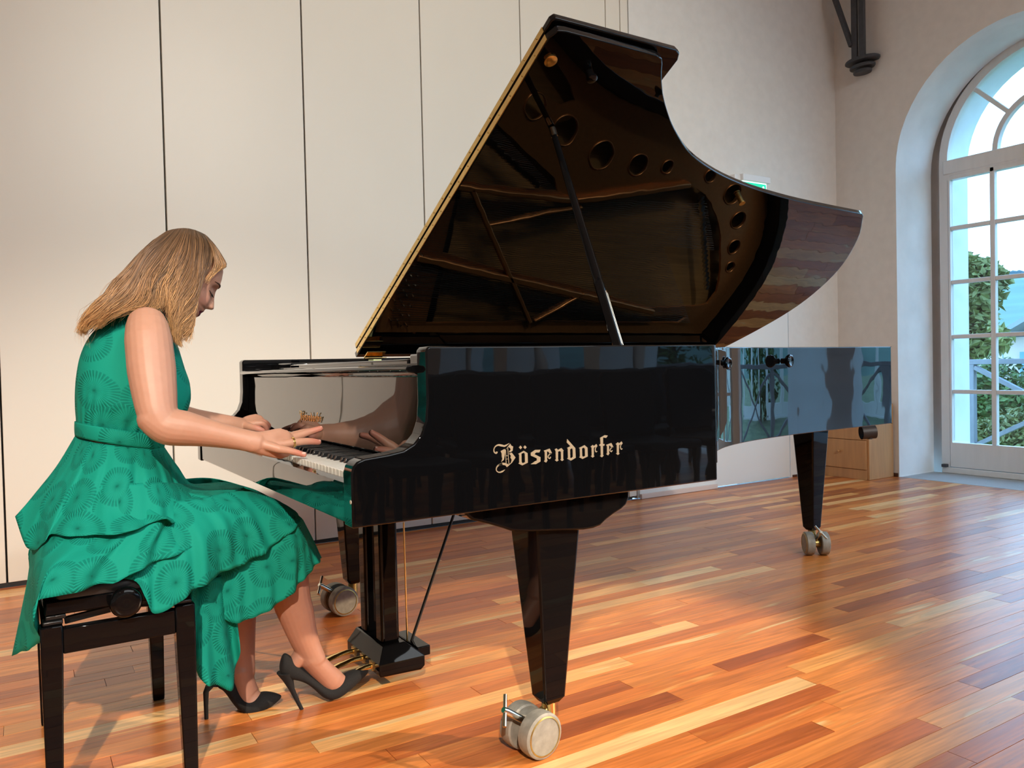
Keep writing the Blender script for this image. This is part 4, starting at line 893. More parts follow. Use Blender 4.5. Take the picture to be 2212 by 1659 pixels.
finger([(lk[2], 0.0118), (at(569, 913, 1.140), 0.0102), (at(577, 920, 1.150), 0.0090), (at(579, 924, 1.158), 0.0076)])
finger([(lk[3], 0.0105), (at(563, 915, 1.172), 0.0090), (at(570, 920, 1.186), 0.0080), (at(573, 923, 1.195), 0.0068)])
finger([(at(532, 920, 1.085), 0.0130), (at(545, 923, 1.060), 0.0115), (at(558, 926, 1.045), 0.0100), (at(568, 930, 1.040), 0.0080)])
# legs
limb([(V(-0.36, 0.70, 0.565), (0.075, 0.08)), (V(-0.20, 0.69, 0.565), (0.074, 0.075)), (V(-0.05, 0.685, 0.553), (0.064, 0.066)), (V(0.040, 0.686, 0.535), (0.054, 0.056))], 24)
limb([(V(-0.36, 0.87, 0.560), (0.075, 0.08)), (V(-0.20, 0.87, 0.555), (0.074, 0.075)), (V(-0.10, 0.865, 0.535), (0.064, 0.066)), (V(-0.045, 0.86, 0.515), (0.055, 0.056))], 24)
R_leg = [(at(608, 1156, 0.688), (0.053, 0.055)), (at(621, 1220, 0.690), (0.053, 0.055)), (at(629, 1290, 0.692), (0.0535, 0.054)), (at(640, 1325, 0.693), (0.050, 0.050)), (at(651, 1362, 0.694), (0.0425, 0.043)), (at(663, 1395, 0.695), (0.0375, 0.037)), (at(676, 1425, 0.697), (0.040, 0.034))]
limb(R_leg, 30)
limb([(at(668, 1420, 0.697), (0.040, 0.032)), (at(695, 1448, 0.699), (0.034, 0.032)), (at(720, 1470, 0.702), (0.027, 0.034)), (at(742, 1478, 0.706), (0.015, 0.026)), (at(768, 1466, 0.713), (0.007, 0.012))], 20)
limb([(at(648, 1420, 0.697), (0.026, 0.026)), (at(632, 1438, 0.697), (0.018, 0.019))], 8)
L_leg = [(at(522, 1180, 0.862), (0.058, 0.057)), (at(516, 1260, 0.855), (0.053, 0.053)), (at(515, 1320, 0.848), (0.052, 0.052)), (at(519, 1370, 0.838), (0.043, 0.043)), (at(523, 1415, 0.830), (0.036, 0.036)), (at(524, 1455, 0.822), (0.036, 0.034))]
limb(L_leg, 28)
limb([(at(520, 1450, 0.822), (0.038, 0.032)), (at(528, 1480, 0.812), (0.033, 0.032)), (at(540, 1508, 0.798), (0.026, 0.034)), (at(562, 1515, 0.780), (0.013, 0.024)), (at(582, 1512, 0.770), (0.006, 0.010))], 20)
limb([(at(502, 1462, 0.828), (0.023, 0.023)), (at(490, 1472, 0.832), (0.016, 0.017))], 8)
# head: stacked sections with a face profile
HO = at(405, 612, YM); HT = radians(33); HU = V(sin(HT), 0, cos(HT)); HF = V(cos(HT), 0, -sin(HT)); HR = V(0, -1, 0)
def hp(f, r, u): return HO+HF*f+HR*r+HU*u
PROF = [(-0.101, 0.046), (-0.097, 0.0585), (-0.092, 0.0655), (-0.086, 0.0685), (-0.079, 0.0680), (-0.0713, 0.0660), (-0.066, 0.0690), (-0.0585, 0.0735), (-0.0535, 0.0722), (-0.0515, 0.0712), (-0.049, 0.0735), (-0.0432, 0.0762), (-0.037, 0.0752), (-0.031, 0.0760), (-0.022, 0.0760), (0.0, 0.0720), (0.022, 0.0715), (0.030, 0.0730), (0.0393, 0.0735), (0.0575, 0.0690), (0.0777, 0.0610), (0.095, 0.0480), (0.108, 0.030), (0.117, 0.010), (0.122, -0.012)]
BACK = [(-0.101, 0.020), (-0.09, 0.0), (-0.075, -0.03), (-0.05, -0.060), (-0.02, -0.087), (0.02, -0.104), (0.06, -0.103), (0.09, -0.086), (0.108, -0.062), (0.117, -0.042), (0.122, -0.022)]
WID = [(-0.101, 0.016), (-0.095, 0.026), (-0.085, 0.036), (-0.07, 0.047), (-0.05, 0.056), (-0.02, 0.066), (0.02, 0.071), (0.05, 0.073), (0.08, 0.068), (0.10, 0.053), (0.114, 0.032), (0.122, 0.008)]
NOSE = [(-0.034, 0.0), (-0.031, 0.004), (-0.029, 0.0125), (-0.0255, 0.0175), (-0.0215, 0.0190), (-0.016, 0.0170), (-0.0105, 0.0150), (0.0, 0.0105), (0.010, 0.0062), (0.020, 0.0025), (0.028, 0.0)]
hrings = []; NS, NK = 92, 84
for i in range(NS):
    u = -0.101+0.223*i/(NS-1); ff, fb2, w = interp(PROF, u), interp(BACK, u), interp(WID, u)
    cf = interp([(-0.101, 0.35), (-0.06, 0.35), (0.05, 0.5), (0.13, 0.5)], u); cf = cf*ff+(1-cf)*fb2; nz = interp(NOSE, u) if -0.034 < u < 0.028 else 0
    ring = []
    for k in range(NK):
        # more points on the face side
        a = 2*pi*k/NK; a = a-0.45*sin(a); c_, s_ = cos(a), sin(a)
        f = cf+((ff-cf) if c_ > 0 else (cf-fb2))*(abs(c_)**(0.82 if c_ > 0 else 1.0))*(1 if c_ > 0 else -1)
        r = w*(abs(s_)**0.92)*(1 if s_ > 0 else -1)
        if c_ > 0:
            nw = 0.0085 if u > -0.010 else 0.0115
            f += nz*exp(-(r/nw)**2)
            if u < -0.012: f += 0.0085*exp(-((abs(r)-0.0125)/0.0052)**2-((u+0.0235)/0.0068)**2)      # nostril wings
            f -= 0.0105*exp(-((abs(r)-0.031)/0.014)**2-((u-0.017)/0.011)**2)                          # eye sockets
            f += 0.0065*exp(-((abs(r)-0.031)/0.010)**2-((u-0.0125)/0.0075)**2)                        # closed lids
            f += 0.0030*exp(-((abs(r)-0.027)/0.016)**2-((u-0.036)/0.007)**2)                          # brow ridge
            f += 0.0035*exp(-((abs(r)-0.040)/0.016)**2-((u+0.018)/0.018)**2)                          # cheeks
            if -0.07 < u < -0.035: f -= 0.004*min(1, (abs(r)/0.024))**2
        ring.append(hp(f, r, u))
    hrings.append(ring)
BM.loft(hrings)
for s in (-1, 1):    # ears
    BM.ball(hp(-0.018, s*0.073, 0.0), (0.016, 0.006, 0.029), 12, 9, (HF, HR, HU))
# one continuous surface
me = bpy.data.meshes.new('tmp'); me.from_pydata(BM.v, [], BM.f)
bm = bmesh.new(); bm.from_mesh(me); bmesh.ops.recalc_face_normals(bm, faces=bm.faces); bm.to_mesh(me); bm.free()
to = bpy.data.objects.new('tmp', me); COL.objects.link(to)
md = to.modifiers.new('r', 'REMESH'); md.mode = 'VOXEL'; md.voxel_size = 0.0024
md = to.modifiers.new('s', 'SMOOTH'); md.factor = 0.5; md.iterations = 3
dg = bpy.context.evaluated_depsgraph_get(); bme = bpy.data.meshes.new_from_object(to.evaluated_get(dg)); bpy.data.objects.remove(to)
# skin tints: lips, lids, brows, nails, sheer tights below the knee
def mixc(a, b, t): return tuple(a[i]+(b[i]-a[i])*t for i in range(3))
def sst(a, b, x):
    t = min(1, max(0, (x-a)/(b-a))); return t*t*(3-2*t)
col = bme.color_attributes.new('tint', 'FLOAT_COLOR', 'POINT')
buf = []
C_LIP, C_LID, C_TIGHT, C_FING = (0.115, 0.010, 0.030), (0.20, 0.085, 0.055), (0.42, 0.205, 0.140), (0.54, 0.21, 0.15)
tips = [at(657, 982.5, 0.402), at(688, 955, 0.478), at(692, 926, 0.505), at(682, 931, 0.56), at(577, 928, 1.09), at(581, 919, 1.125), at(579, 921, 1.158), at(573, 920, 1.195), at(568, 927, 1.04)]
for v in bme.vertices:
    p = v.co; c = C_SKIN
    if p.z > 1.05 and p.x > -0.26:
        d = p-HO; f, r, u = d.dot(HF), d.dot(HR), d.dot(HU)
        if f > 0.02:
            # cupid-bow shaped lips
            hw_ = 0.0255; e = 1-(abs(r)/hw_)**1.6
            if e > 0 and -0.0515-0.0155*e**0.7 < u < -0.0515+0.0100*e**0.8 and f > 0.045: c = C_LIP
            t = exp(-((abs(r)-0.032)/0.013)**4-((u-0.0125)/0.0065)**4)*(1 if f > 0.02 else 0); c = mixc(c, C_LID, 0.55*t)
            t = exp(-((abs(r)-0.044)/0.018)**2-((u+0.022)/0.02)**2); c = mixc(c, (0.66, 0.27, 0.20), 0.4*t)
    elif p.z < 0.50:
        c = mixc(C_SKIN, C_TIGHT, sst(0.50, 0.40, p.z))
    else:
        q = min((p-t_).length for t_ in tips) if p.x > -0.03 and p.z > 0.72 else 1
        if q < 0.05: c = mixc(C_FING, c, sst(0.008, 0.05, q))
    buf += [c[0], c[1], c[2], 1]
col.data.foreach_set('color', buf)
body = link('body', bme, V(0, 0, 0), SKIN, person, 180, fix=False)

# face details
M_HAIRD = mat('brow_hair', (0.055, 0.026, 0.014), 0.6)
def facepoint(r, u):      # front surface of the face at (r, u)
    ff, w = interp(PROF, u), interp(WID, u); fb2 = interp(BACK, u); q_ = interp([(-0.101, 0.35), (-0.06, 0.35), (0.05, 0.5), (0.13, 0.5)], u); cf = q_*ff+(1-q_)*fb2
    s_ = min(0.999, (abs(r)/w)**(1/0.92)); c_ = sqrt(1-s_*s_)
    f = cf+(ff-cf)*c_**0.82
    f -= 0.0105*exp(-((abs(r)-0.031)/0.014)**2-((u-0.017)/0.011)**2); f += 0.0065*exp(-((abs(r)-0.031)/0.010)**2-((u-0.0125)/0.0075)**2)
    f += 0.0030*exp(-((abs(r)-0.027)/0.016)**2-((u-0.036)/0.007)**2)
    return f
for s in (-1, 1):
    bw = MB(); rings = []
    for i in range(12):
        t = i/11; r = 0.012+0.040*t; u = 0.0335+0.0075*sin(t*2.3)-0.004*t; h = 0.0042*(1-0.75*t)*(0.75+0.25*min(1, t*6)); f = facepoint(r, u)-0.0008
        rings.append([hp(f+0.0026*cos(a)*(1 if abs(cos(a)) > 0.2 else 1), s*r, u+h*sin(a)) for a in [2*pi*k/8 for k in range(8)]])
    bw.loft(rings).build('eyebrow', M_HAIRD, person, 60)
    el = MB(); rings = []
    for i in range(14):
        t = i/13; r = 0.018+0.028*t; u = 0.0078-0.0035*sin(pi*t); f = facepoint(r, u)+0.0004
        h = 0.0016*(0.4+0.6*sin(pi*min(1, 0.15+t*0.85))); rings.append([hp(f+0.0018*cos(a), s*r, u+h*sin(a)) for a in [2*pi*k/6 for k in range(6)]])
    el.loft(rings)
    for i in range(18):
        t = i/17; r = 0.019+0.028*t; u = 0.0075-0.0035*sin(pi*t); f = facepoint(r, u)
        o_ = hp(f+0.001, s*r, u); e_ = hp(f+0.0075, s*(r+0.0035*(t-0.2)), u-0.0050); el.tube([o_, o_.lerp(e_, 0.55)+HU*-0.0012, e_], [0.0006, 0.0005, 0.0002], 3)
    el.build('eyelashes', mat('lash_black', (0.008, 0.006, 0.006), 0.5), person, 60)
# nails and the ring
M_NAIL = mat('clear_nail', (0.80, 0.47, 0.40), 0.18)
M_RGOLD = mat('yellow_gold', (0.90, 0.68, 0.26), 0.18, 1.0)
for tip, base in ((at(657, 982.5, 0.402), at(645, 979, 0.415)), (at(688, 955, 0.478), at(668, 953, 0.474)), (at(692, 926, 0.505), at(672, 932, 0.506)), (at(577, 928, 1.09), at(573, 918, 1.083)), (at(581, 919, 1.125), at(578, 911, 1.118))):
    d = (tip-base).normalized(); up = V(-0.25, -0.45, 0.86); up = (up-d*up.dot(d)).normalized(); sd = d.cross(up)
    MB().ball(tip+up*0.0052-d*0.0005, (0.0062, 0.0044, 0.0022), 12, 7, (d, sd, up)).build('nail', M_NAIL, person, 60)
rc = at(634, 955.5, 0.470); rd = (at(640, 955, 0.47)-kn_r).normalized(); rx = rd.cross(V(0, 0, 1)).normalized(); ry = rx.cross(rd)
ringm = MB()
for q in (-0.0016, 0.0018):
    ringm.tube([rc+rd*q+rx*0.0112*cos(2*pi*k/20)+ry*0.0112*sin(2*pi*k/20) for k in range(21)], 0.0013, 8, False)
ringm.ball(rc+ry*0.0118-rx*0.001, 0.0028, 8, 6)
ringm.build('finger_ring', M_RGOLD, person, 60)

# ---- court shoes
M_SUEDE = vary(mat('black_suede', (0.0045, 0.0045, 0.0055), 0.9), (300, 300, 300), 0.5, 0.15)
M_SOLE = mat('pale_sole', (0.45, 0.33, 0.22), 0.5)
def shoe(st, Yh, Yt, heel, label):
    n = len(st); rings = []
    for i, (tx, ty, bx, by, w) in enumerate(st):
        Y = Yh+(Yt-Yh)*i/(n-1); T, Bp = at(tx, ty, Y), at(bx, by, Y); c = (T+Bp)/2; v_ = (T-Bp)/2; ring = []
        for k in range(20):
            a = 2*pi*k/20; ca_, sa = cos(a), sin(a)
            ring.append(c+v_*(abs(sa)**0.8*(1 if sa > 0 else -1))+V(0.10, 1, 0)*(w*(abs(ca_)**0.7)*(1 if ca_ > 0 else -1)*(1.0 if sa < 0.2 else 1-0.28*sa)))
        rings.append(ring)
    m = MB().loft(rings); o = m.build('shoe', M_SUEDE, person, 70)
    s = o.modifiers.new('sub', 'SUBSURF'); s.levels = 1; s.render_levels = 2
    h = MB(); hr = []
    for (x, y, Y, w) in heel: p = at(x, y, Y); hr.append([p+V(cos(2*pi*k/14)*w, sin(2*pi*k/14)*w*1.1, 0) for k in range(14)])
    h.loft(hr).build('heel', M_SUEDE, o, 60)
    return o
shoe([(609, 1418, 604, 1440, 0.012), (615, 1408, 604, 1456, 0.023), (630, 1418, 622, 1466, 0.030), (655, 1440, 646, 1467, 0.031), (682, 1462, 669, 1478, 0.031), (705, 1477, 688, 1498, 0.035), (722, 1475, 703, 1509, 0.039), (738, 1462, 724, 1508, 0.039), (752, 1451, 743, 1496, 0.035), (770, 1447, 764, 1479, 0.026), (786, 1444, 781, 1465, 0.015), (797, 1445, 794, 1455, 0.006)], 0.695, 0.722,
     [(615, 1452, 0.695, 0.0225), (622, 1468, 0.695, 0.015), (630, 1488, 0.695, 0.0085), (643, 1515, 0.695, 0.0062), (651.5, 1531.5, 0.695, 0.0058)], '')
s2 = shoe([(474, 1462, 470, 1480, 0.012), (487, 1446, 470, 1486, 0.023), (503, 1458, 480, 1487, 0.030), (515, 1488, 493, 1505, 0.031), (526, 1504, 506, 1524, 0.033), (540, 1511, 522, 1538, 0.037), (555, 1503, 540, 1540, 0.037), (566, 1494, 558, 1537, 0.033), (582, 1494, 576, 1530, 0.025), (597, 1497, 592, 1520, 0.015), (610, 1502, 606, 1509, 0.005)], 0.832, 0.760,
     [(476, 1478, 0.832, 0.020), (455, 1480, 0.820, 0.014), (445, 1495, 0.806, 0.008), (445, 1525, 0.798, 0.0062), (446, 1553, 0.792, 0.0056)], '')
# ---- the dress: bodice, belt, peplum and tiered skirt
def fabric(name):
    m = mat(name, (0.012, 0.36, 0.275), 0.75); N, L = nodes(m); b = N['Principled BSDF']
    b.inputs['Specular IOR Level'].default_value = 0.15
    uv = N.new('ShaderNodeUVMap'); uv.uv_map = 'UVMap'
    vo = N.new('ShaderNodeTexVoronoi'); vo.voronoi_dimensions = '2D'; vo.inputs['Scale'].default_value = 9.5; vo.inputs['Randomness'].default_value = 0.62
    L.new(uv.outputs[0], vo.inputs['Vector'])
    sb = N.new('ShaderNodeVectorMath'); sb.operation = 'SUBTRACT'; L.new(uv.outputs[0], sb.inputs[0]); L.new(vo.outputs['Position'], sb.inputs[1])
    sp = N.new('ShaderNodeSeparateXYZ'); L.new(sb.outputs[0], sp.inputs[0])
    an = N.new('ShaderNodeMath'); an.operation = 'ARCTAN2'; L.new(sp.outputs[1], an.inputs[0]); L.new(sp.outputs[0], an.inputs[1])
    ln = N.new('ShaderNodeVectorMath'); ln.operation = 'LENGTH'; L.new(sb.outputs[0], ln.inputs[0])
    nz = N.new('ShaderNodeTexNoise'); nz.inputs['Scale'].default_value = 14; L.new(uv.outputs[0], nz.inputs[0])
    am = N.new('ShaderNodeMath'); am.operation = 'MULTIPLY_ADD'; am.inputs[1].default_value = 38; L.new(an.outputs[0], am.inputs[0])
    nm = N.new('ShaderNodeMath'); nm.operation = 'MULTIPLY'; nm.inputs[1].default_value = 5; L.new(nz.outputs['Fac'], nm.inputs[0]); L.new(nm.outputs[0], am.inputs[2])
    si = N.new('ShaderNodeMath'); si.operation = 'SINE'; L.new(am.outputs[0], si.inputs[0])
    s2 = N.new('ShaderNodeMapRange'); s2.inputs[1].default_value = -0.75; s2.inputs[2].default_value = 0.55; L.new(si.outputs[0], s2.inputs[0])
    rr = N.new('ShaderNodeValToRGB'); e = rr.color_ramp.elements
    e[0].position = 0.0; e[0].color = (0.9, 0.9, 0.9, 1); e[1].position = 1.0; e[1].color = (0, 0, 0, 1)
    for p, v in ((0.10, 0.5), (0.32, 0.28), (0.56, 0.45), (0.66, 1.0), (0.86, 0.85), (0.92, 0.0)):
        q = e.new(p); q.color = (v, v, v, 1)
    mx = N.new('ShaderNodeMath'); mx.operation = 'MULTIPLY'; mx.inputs[1].default_value = 1/0.058; L.new(ln.outputs['Value'], mx.inputs[0]); L.new(mx.outputs[0], rr.inputs[0])
    pt = N.new('ShaderNodeMath'); pt.operation = 'MULTIPLY'; L.new(s2.outputs[0], pt.inputs[0]); L.new(rr.outputs[0], pt.inputs[1])
    cm = N.new('ShaderNodeMix'); cm.data_type = 'RGBA'; cm.inputs['A'].default_value = (0.0065, 0.285, 0.205, 1); cm.inputs['B'].default_value = (0.0025, 0.185, 0.135, 1); L.new(pt.outputs[0], cm.inputs['Factor'])
    L.new(cm.outputs['Result'], b.inputs['Base Color'])
    bp = N.new('ShaderNodeBump'); bp.inputs['Strength'].default_value = 0.7; bp.inputs['Distance'].default_value = 0.0016; L.new(pt.outputs[0], bp.inputs['Height'])
    wv = N.new('ShaderNodeTexNoise'); wv.inputs['Scale'].default_value = 130; wv.inputs['Detail'].default_value = 3; L.new(uv.outputs[0], wv.inputs[0])
    b2 = N.new('ShaderNodeBump'); b2.inputs['Strength'].default_value = 0.35; b2.inputs['Distance'].default_value = 0.0012; L.new(wv.outputs['Fac'], b2.inputs['Height']); L.new(bp.outputs[0], b2.inputs['Normal'])
    L.new(b2.outputs[0], b.inputs['Normal'])
    return m
M_DRESS = fabric('teal_embossed_chiffon')
def grid(name, P, closed, parent, thick=0.0014, m=None, u0=0.0):
    "P[row][col] points -> cloth with metric UVs"
    nr, nc = len(P), len(P[0]); v = [p for r in P for p in r]; f = []; uvs = []
    cu = [0.0]; mid = P[nr*2//3]
    for j in range(1, nc+(1 if closed else 0)): cu.append(cu[-1]+(mid[j % nc]-mid[j-1]).length)
    cv = [[0.0]*nc]
    for i in range(1, nr): cv.append([cv[-1][j]+(P[i][j]-P[i-1][j]).length for j in range(nc)])
    cols = nc if closed else nc-1
    for i in range(nr-1):
        for j in range(cols):
            k = (j+1) % nc; f.append((i*nc+j, i*nc+k, (i+1)*nc+k, (i+1)*nc+j))
            uvs += [(u0+cu[j], cv[i][j]), (u0+cu[j+1], cv[i][k]), (u0+cu[j+1], cv[i+1][k]), (u0+cu[j], cv[i+1][j])]
    me = bpy.data.meshes.new(name); me.from_pydata([tuple(p) for p in v], [], f)
    ul = me.uv_layers.new(name='UVMap'); ul.data.foreach_set('uv', [x for q in uvs for x in q])
    o = link(name, me, V(0, 0, 0), m or M_DRESS, parent, 180, fix=False)
    if thick:
        s = o.modifiers.new('solid', 'SOLIDIFY'); s.thickness = thick; s.offset = 0
    return o
# bodice rows: (left px, right px, half width)
brow = [((167, 930), (350, 958), .122), ((165, 905), (360, 930), .126), ((163, 880), (392, 905), .140), ((163, 850), (409, 868), .147), ((166, 810), (408, 830), .150), ((174, 768), (397, 795), .148), ((192, 730), (386, 758), .142), ((222, 698), (374, 722), .118), ((255, 674), (364, 692), .085), ((285, 655), (352, 672), .058), ((296, 648), (350, 664), .053)]
Lr = spl([at(a[0], a[1], YM) for a, b_, w in brow], 40); Rr = spl([at(b_[0], b_[1], YM) for a, b_, w in brow], 40); Wr = spl([V(w, 0, 0) for a, b_, w in brow], 40)
P = []
for i in range(40):
    c = (Lr[i]+Rr[i])/2; a = (Rr[i]-Lr[i])/2; w = Wr[i].x; row = []
    for k in range(160):
        ph = 2*pi*k/160; g = max(0, 1-i/15.0); g2 = exp(-((i-12)/9.0)**2)
        q = 1+g*0.036*sin(ph*26+2*sin(ph*5))*(1 if i > 0 else 0.5)+g2*0.012*sin(ph*9+i*0.25)+0.006*sin(ph*5+i*0.4)
        cs, sn = cos(ph), sin(ph)
        row.append(c+a*(abs(cs)**0.9*(1 if cs > 0 else -1))*(1+(q-1)*0.25)+V(0, -1, 0)*(w*sn*q))
    P.append(row)
grid('bodice', P, True, person)
bl_ = []
for t in range(8):
    q = t/7; l, r_ = at(164.0+0.5*q, 911+31*q, YM), at(354-4*q, 937+31*q, YM); c = (l+r_)/2; a = (r_-l)/2*1.02; bl_.append([c+a*cos(2*pi*k/90)*(1+0.008*sin(pi*q))+V(0, -1, 0)*((0.143+0.004*sin(pi*q))*sin(2*pi*k/90)) for k in range(90)])
grid('belt', bl_, True, person, 0.002)
rw = random.Random(5)
def tier(name, rows, N=74, nv=26, amp=0.010, fold=9, seed=0, u0=0.0, far=True):
    r = random.Random(seed); ph = [r.uniform(0, 6.3) for _ in range(4)]
    R = [spl([at(x, y, Y) for x, y, Y in row], N) for row in rows]
    C = [spl([R[i][j] for i in range(len(R))], nv) for j in range(N)]
    P = []
    for i in range(nv):
        t = i/(nv-1); row = []
        for j in range(N):
            u = j/(N-1); e = sin(pi*min(1, max(0, u)))**0.5
            d = amp*t**0.8*e*(sin(fold*2*pi*u+ph[0]+0.8*sin(3*t+ph[1]))+0.55*sin(fold*3.7*u*pi+ph[2])+0.35*sin(fold*9.1*u+ph[3]+2*t))
            p = C[j][i]+V(0.12*d, -d, 0); row.append(p)
        if far:
            back = [V(p.x, 2*YM+0.02-p.y, p.z) for p in row[::-1]][1:-1]; row = row+back
        P.append(row)
    return grid(name, P, far, person, 0.0014, None, u0)
tier('underskirt', [[(420, 1180, .63), (500, 1150, .605), (570, 1128, .61), (632, 1120, .61), (654, 1122, .755)],
                    [(440, 1250, .60), (510, 1240, .585), (580, 1215, .59), (648, 1176, .60), (676, 1165, .755)],
                    [(448, 1320, .60), (508, 1345, .575), (577, 1320, .575), (632, 1280, .59), (659, 1248, .62), (688, 1216, .67), (694, 1204, .755)]], 70, 24, 0.007, 6, 3, 0.3)
tier('skirt_tier', [[(200, 1100, .62), (300, 1090, .585), (420, 1078, .58), (500, 1062, .62), (540, 1062, .68), (556, 1066, .755)],
                    [(230, 1190, .53), (320, 1200, .50), (430, 1160, .50), (545, 1100, .60), (590, 1080, .67), (612, 1088, .755)],
                    [(262, 1248, .50), (297, 1259, .470), (316, 1296, .462), (334, 1327, .462), (366, 1314, .466), (412, 1282, .462), (451, 1257, .49), (494, 1230, .54), (535, 1216, .558), (590, 1179, .58), (645, 1134, .605), (650, 1120, .67), (638, 1104, .755)]], 90, 26, 0.008, 8, 8, 1.1)
tier('skirt_tier', [[(168, 1005, .76), (190, 1040, .63), (260, 1045, .575), (350, 1042, .60), (410, 1048, .755)],
                    [(80, 1120, .78), (140, 1150, .58), (240, 1160, .515), (360, 1120, .53), (478, 1078, .755)],
                    [(62, 1240, .79), (105, 1235, .47), (230, 1212, .475), (360, 1165, .50), (505, 1076, .755)],
                    [(26, 1417, .79), (86, 1386, .58), (70, 1338, .46), (82, 1300, .445), (130, 1286, .445), (175, 1276, .455), (215, 1263, .455), (247, 1260, .456), (293, 1234, .46), (366, 1204, .475), (439, 1168, .51), (494, 1129, .58), (536, 1071, .70), (530, 1062, .755)]], 96, 30, 0.009, 9, 21, 2.3)
tier('peplum', [[(165, 940, .775), (200, 955, .685), (250, 962, .645), (300, 966, .645), (347, 966, .70), (352, 962, .775)],
                [(122, 1010, .775), (165, 1030, .655), (230, 1036, .59), (300, 1030, .585), (350, 1022, .62), (384, 1008, .775)],
                [(74, 1070, .775), (128, 1100, .635), (210, 1105, .555), (300, 1095, .555), (370, 1075, .60), (416, 1046, .775)],
                [(33, 1116, .775), (56, 1180, .70), (76, 1188, .66), (112, 1156, .58), (155, 1158, .54), (200, 1157, .505), (270, 1150, .49), (330, 1131, .495), (357, 1118, .50), (372, 1131, .51), (420, 1118, .57), (470, 1090, .62), (512, 1060, .69), (528, 1052, .775)]], 100, 30, 0.010, 8, 33, 3.7)
# the loose end of the skirt that hangs in front of the bench leg
cols = [((407, 1276), (407, 1374), .545), ((414, 1272), (415, 1398), .535), ((423, 1268), (424, 1420), .545), ((430, 1263), (427, 1456), .565), ((441, 1258), (440, 1472), .56), ((452, 1254), (452, 1482), .548), ((466, 1248), (468, 1483), .558), ((480, 1242), (484, 1487), .575), ((492, 1236), (499, 1487), .59), ((503, 1230), (509, 1452), .60), ((512, 1225), (516, 1425), .605), ((520, 1220), (513, 1345), .61)]
T_ = spl([at(a[0], a[1], y+0.02) for a, b_, y in cols], 60); B_ = spl([at(b_[0], b_[1], y) for a, b_, y in cols], 60)
P = [[T_[j].lerp(B_[j], i/25)+V(0, -0.016*sin(j*0.42+0.5*sin(i*0.16))*(0.25+0.75*i/25), 0) for j in range(60)] for i in range(26)]
grid('hanging_drape', P, False, person, 0.0014, None, 5.2)

# ---- hair: a soft mass under a few thousand fine strands
HAIR = bpy.data.materials.new('light_brown_hair'); HAIR.use_nodes = True
N, L = nodes(HAIR); b = N['Principled BSDF']; c_ = N.new('ShaderNodeVertexColor'); c_.layer_name = 'tint'; L.new(c_.outputs[0], b.inputs['Base Color'])
b.inputs['Roughness'].default_value = 0.42; b.inputs['Specular IOR Level'].default_value = 0.55
rh = random.Random(17)
C_ROOT, C_MID, C_TIP = (0.090, 0.050, 0.027), (0.24, 0.125, 0.056), (0.62, 0.345, 0.145)
hm_ = MB(); hcol = []
def paint(n0, fn):
    for p in hm_.v[n0:]: hcol.append(fn(p))
k0 = len(hm_.v)
hm_.ball(hp(-0.030, 0, 0.030), (0.094, 0.072, 0.094), 30, 20, (HF, HR, HU))
hm_.tube([at(350, 575, YM), at(305, 610, YM), at(262, 650, YM+.01), at(225, 690, YM+.015), at(198, 718, YM+.015)], [(0.062, 0.085), (0.058, 0.092), (0.046, 0.098), (0.028, 0.085), (0.010, 0.06)], 22) if False else None
rows_ = [(360, 570, 0.060, 0.070), (324, 602, 0.054, 0.078), (284, 636, 0.044, 0.082), (246, 668, 0.030, 0.078), (214, 700, 0.016, 0.06), (194, 720, 0.005, 0.03)]
dn = V(0.62, 0, 0.78)
hm_.loft([[at(x, y, YM+0.01)+dn*(a*cos(2*pi*k/26))+V(0, 1, 0)*(w*sin(2*pi*k/26)) for k in range(26)] for x, y, a, w in rows_])
paint(k0, lambda p: (0.075, 0.040, 0.020))
# guides (px, py, lateral distance from the mid-plane) from the fringe to the nape
FR = [[(446, 513, .012), (462, 530, .040), (478, 553, .050), (489, 574, .052), (480, 581, .064), (462, 588, .076), (446, 600, .082)],
      [(440, 509, .012), (452, 528, .050), (462, 550, .070), (464, 572, .078), (456, 590, .082), (444, 606, .084), (438, 620, .086)]]
G = [[(442, 510, .012), (454, 526, .040), (460, 548, .060), (454, 576, .074), (438, 608, .084), (422, 648, .090), (407, 690, .094), (398, 722, .096), (392, 748, .094)],
     [(438, 508, .012), (450, 528, .044), (455, 550, .064), (450, 580, .078), (432, 615, .088), (414, 655, .094), (400, 695, .098), (393, 725, .098), (410, 757, .094)],
     [(432, 505, .012), (442, 518, .045), (448, 540, .064), (444, 585, .084), (424, 630, .094), (406, 672, .098), (394, 712, .100), (388, 745, .098), (406, 764, .094)],
     [(420, 500, .012), (424, 514, .045), (424, 545, .070), (412, 600, .090), (396, 640, .100), (384, 682, .104), (377, 715, .104), (380, 745, .100), (384, 757, .096)],
     [(408, 497, .012), (404, 512, .046), (396, 545, .074), (380, 600, .094), (362, 640, .106), (345, 668, .112), (330, 690, .112), (318, 700, .108)][:6],
     [(396, 496, .012), (387, 512, .046), (368, 545, .076), (340, 595, .096), (312, 635, .112), (284, 665, .120), (262, 684, .118)],
     [(384, 497, .012), (372, 510, .045), (345, 540, .074), (308, 595, .096), (274, 640, .112), (244, 675, .116), (222, 702, .108), (208, 722, .100)],
     [(372, 499, .012), (356, 511, .040), (324, 540, .066), (280, 595, .088), (245, 645, .100), (215, 685, .098), (192, 715, .088), (180, 738, .080)],
     [(362, 502, .012), (306, 543, .045), (258, 598, .062), (222, 650, .070), (192, 690, .066), (172, 716, .056), (168, 736, .05)]]
NS_ = 17
GS = [[V(*q) for q in spl([V(*p) for p in g], NS_)] for g in G]
GF = [[V(*q) for q in spl([V(*p) for p in g], NS_)] for g in FR]
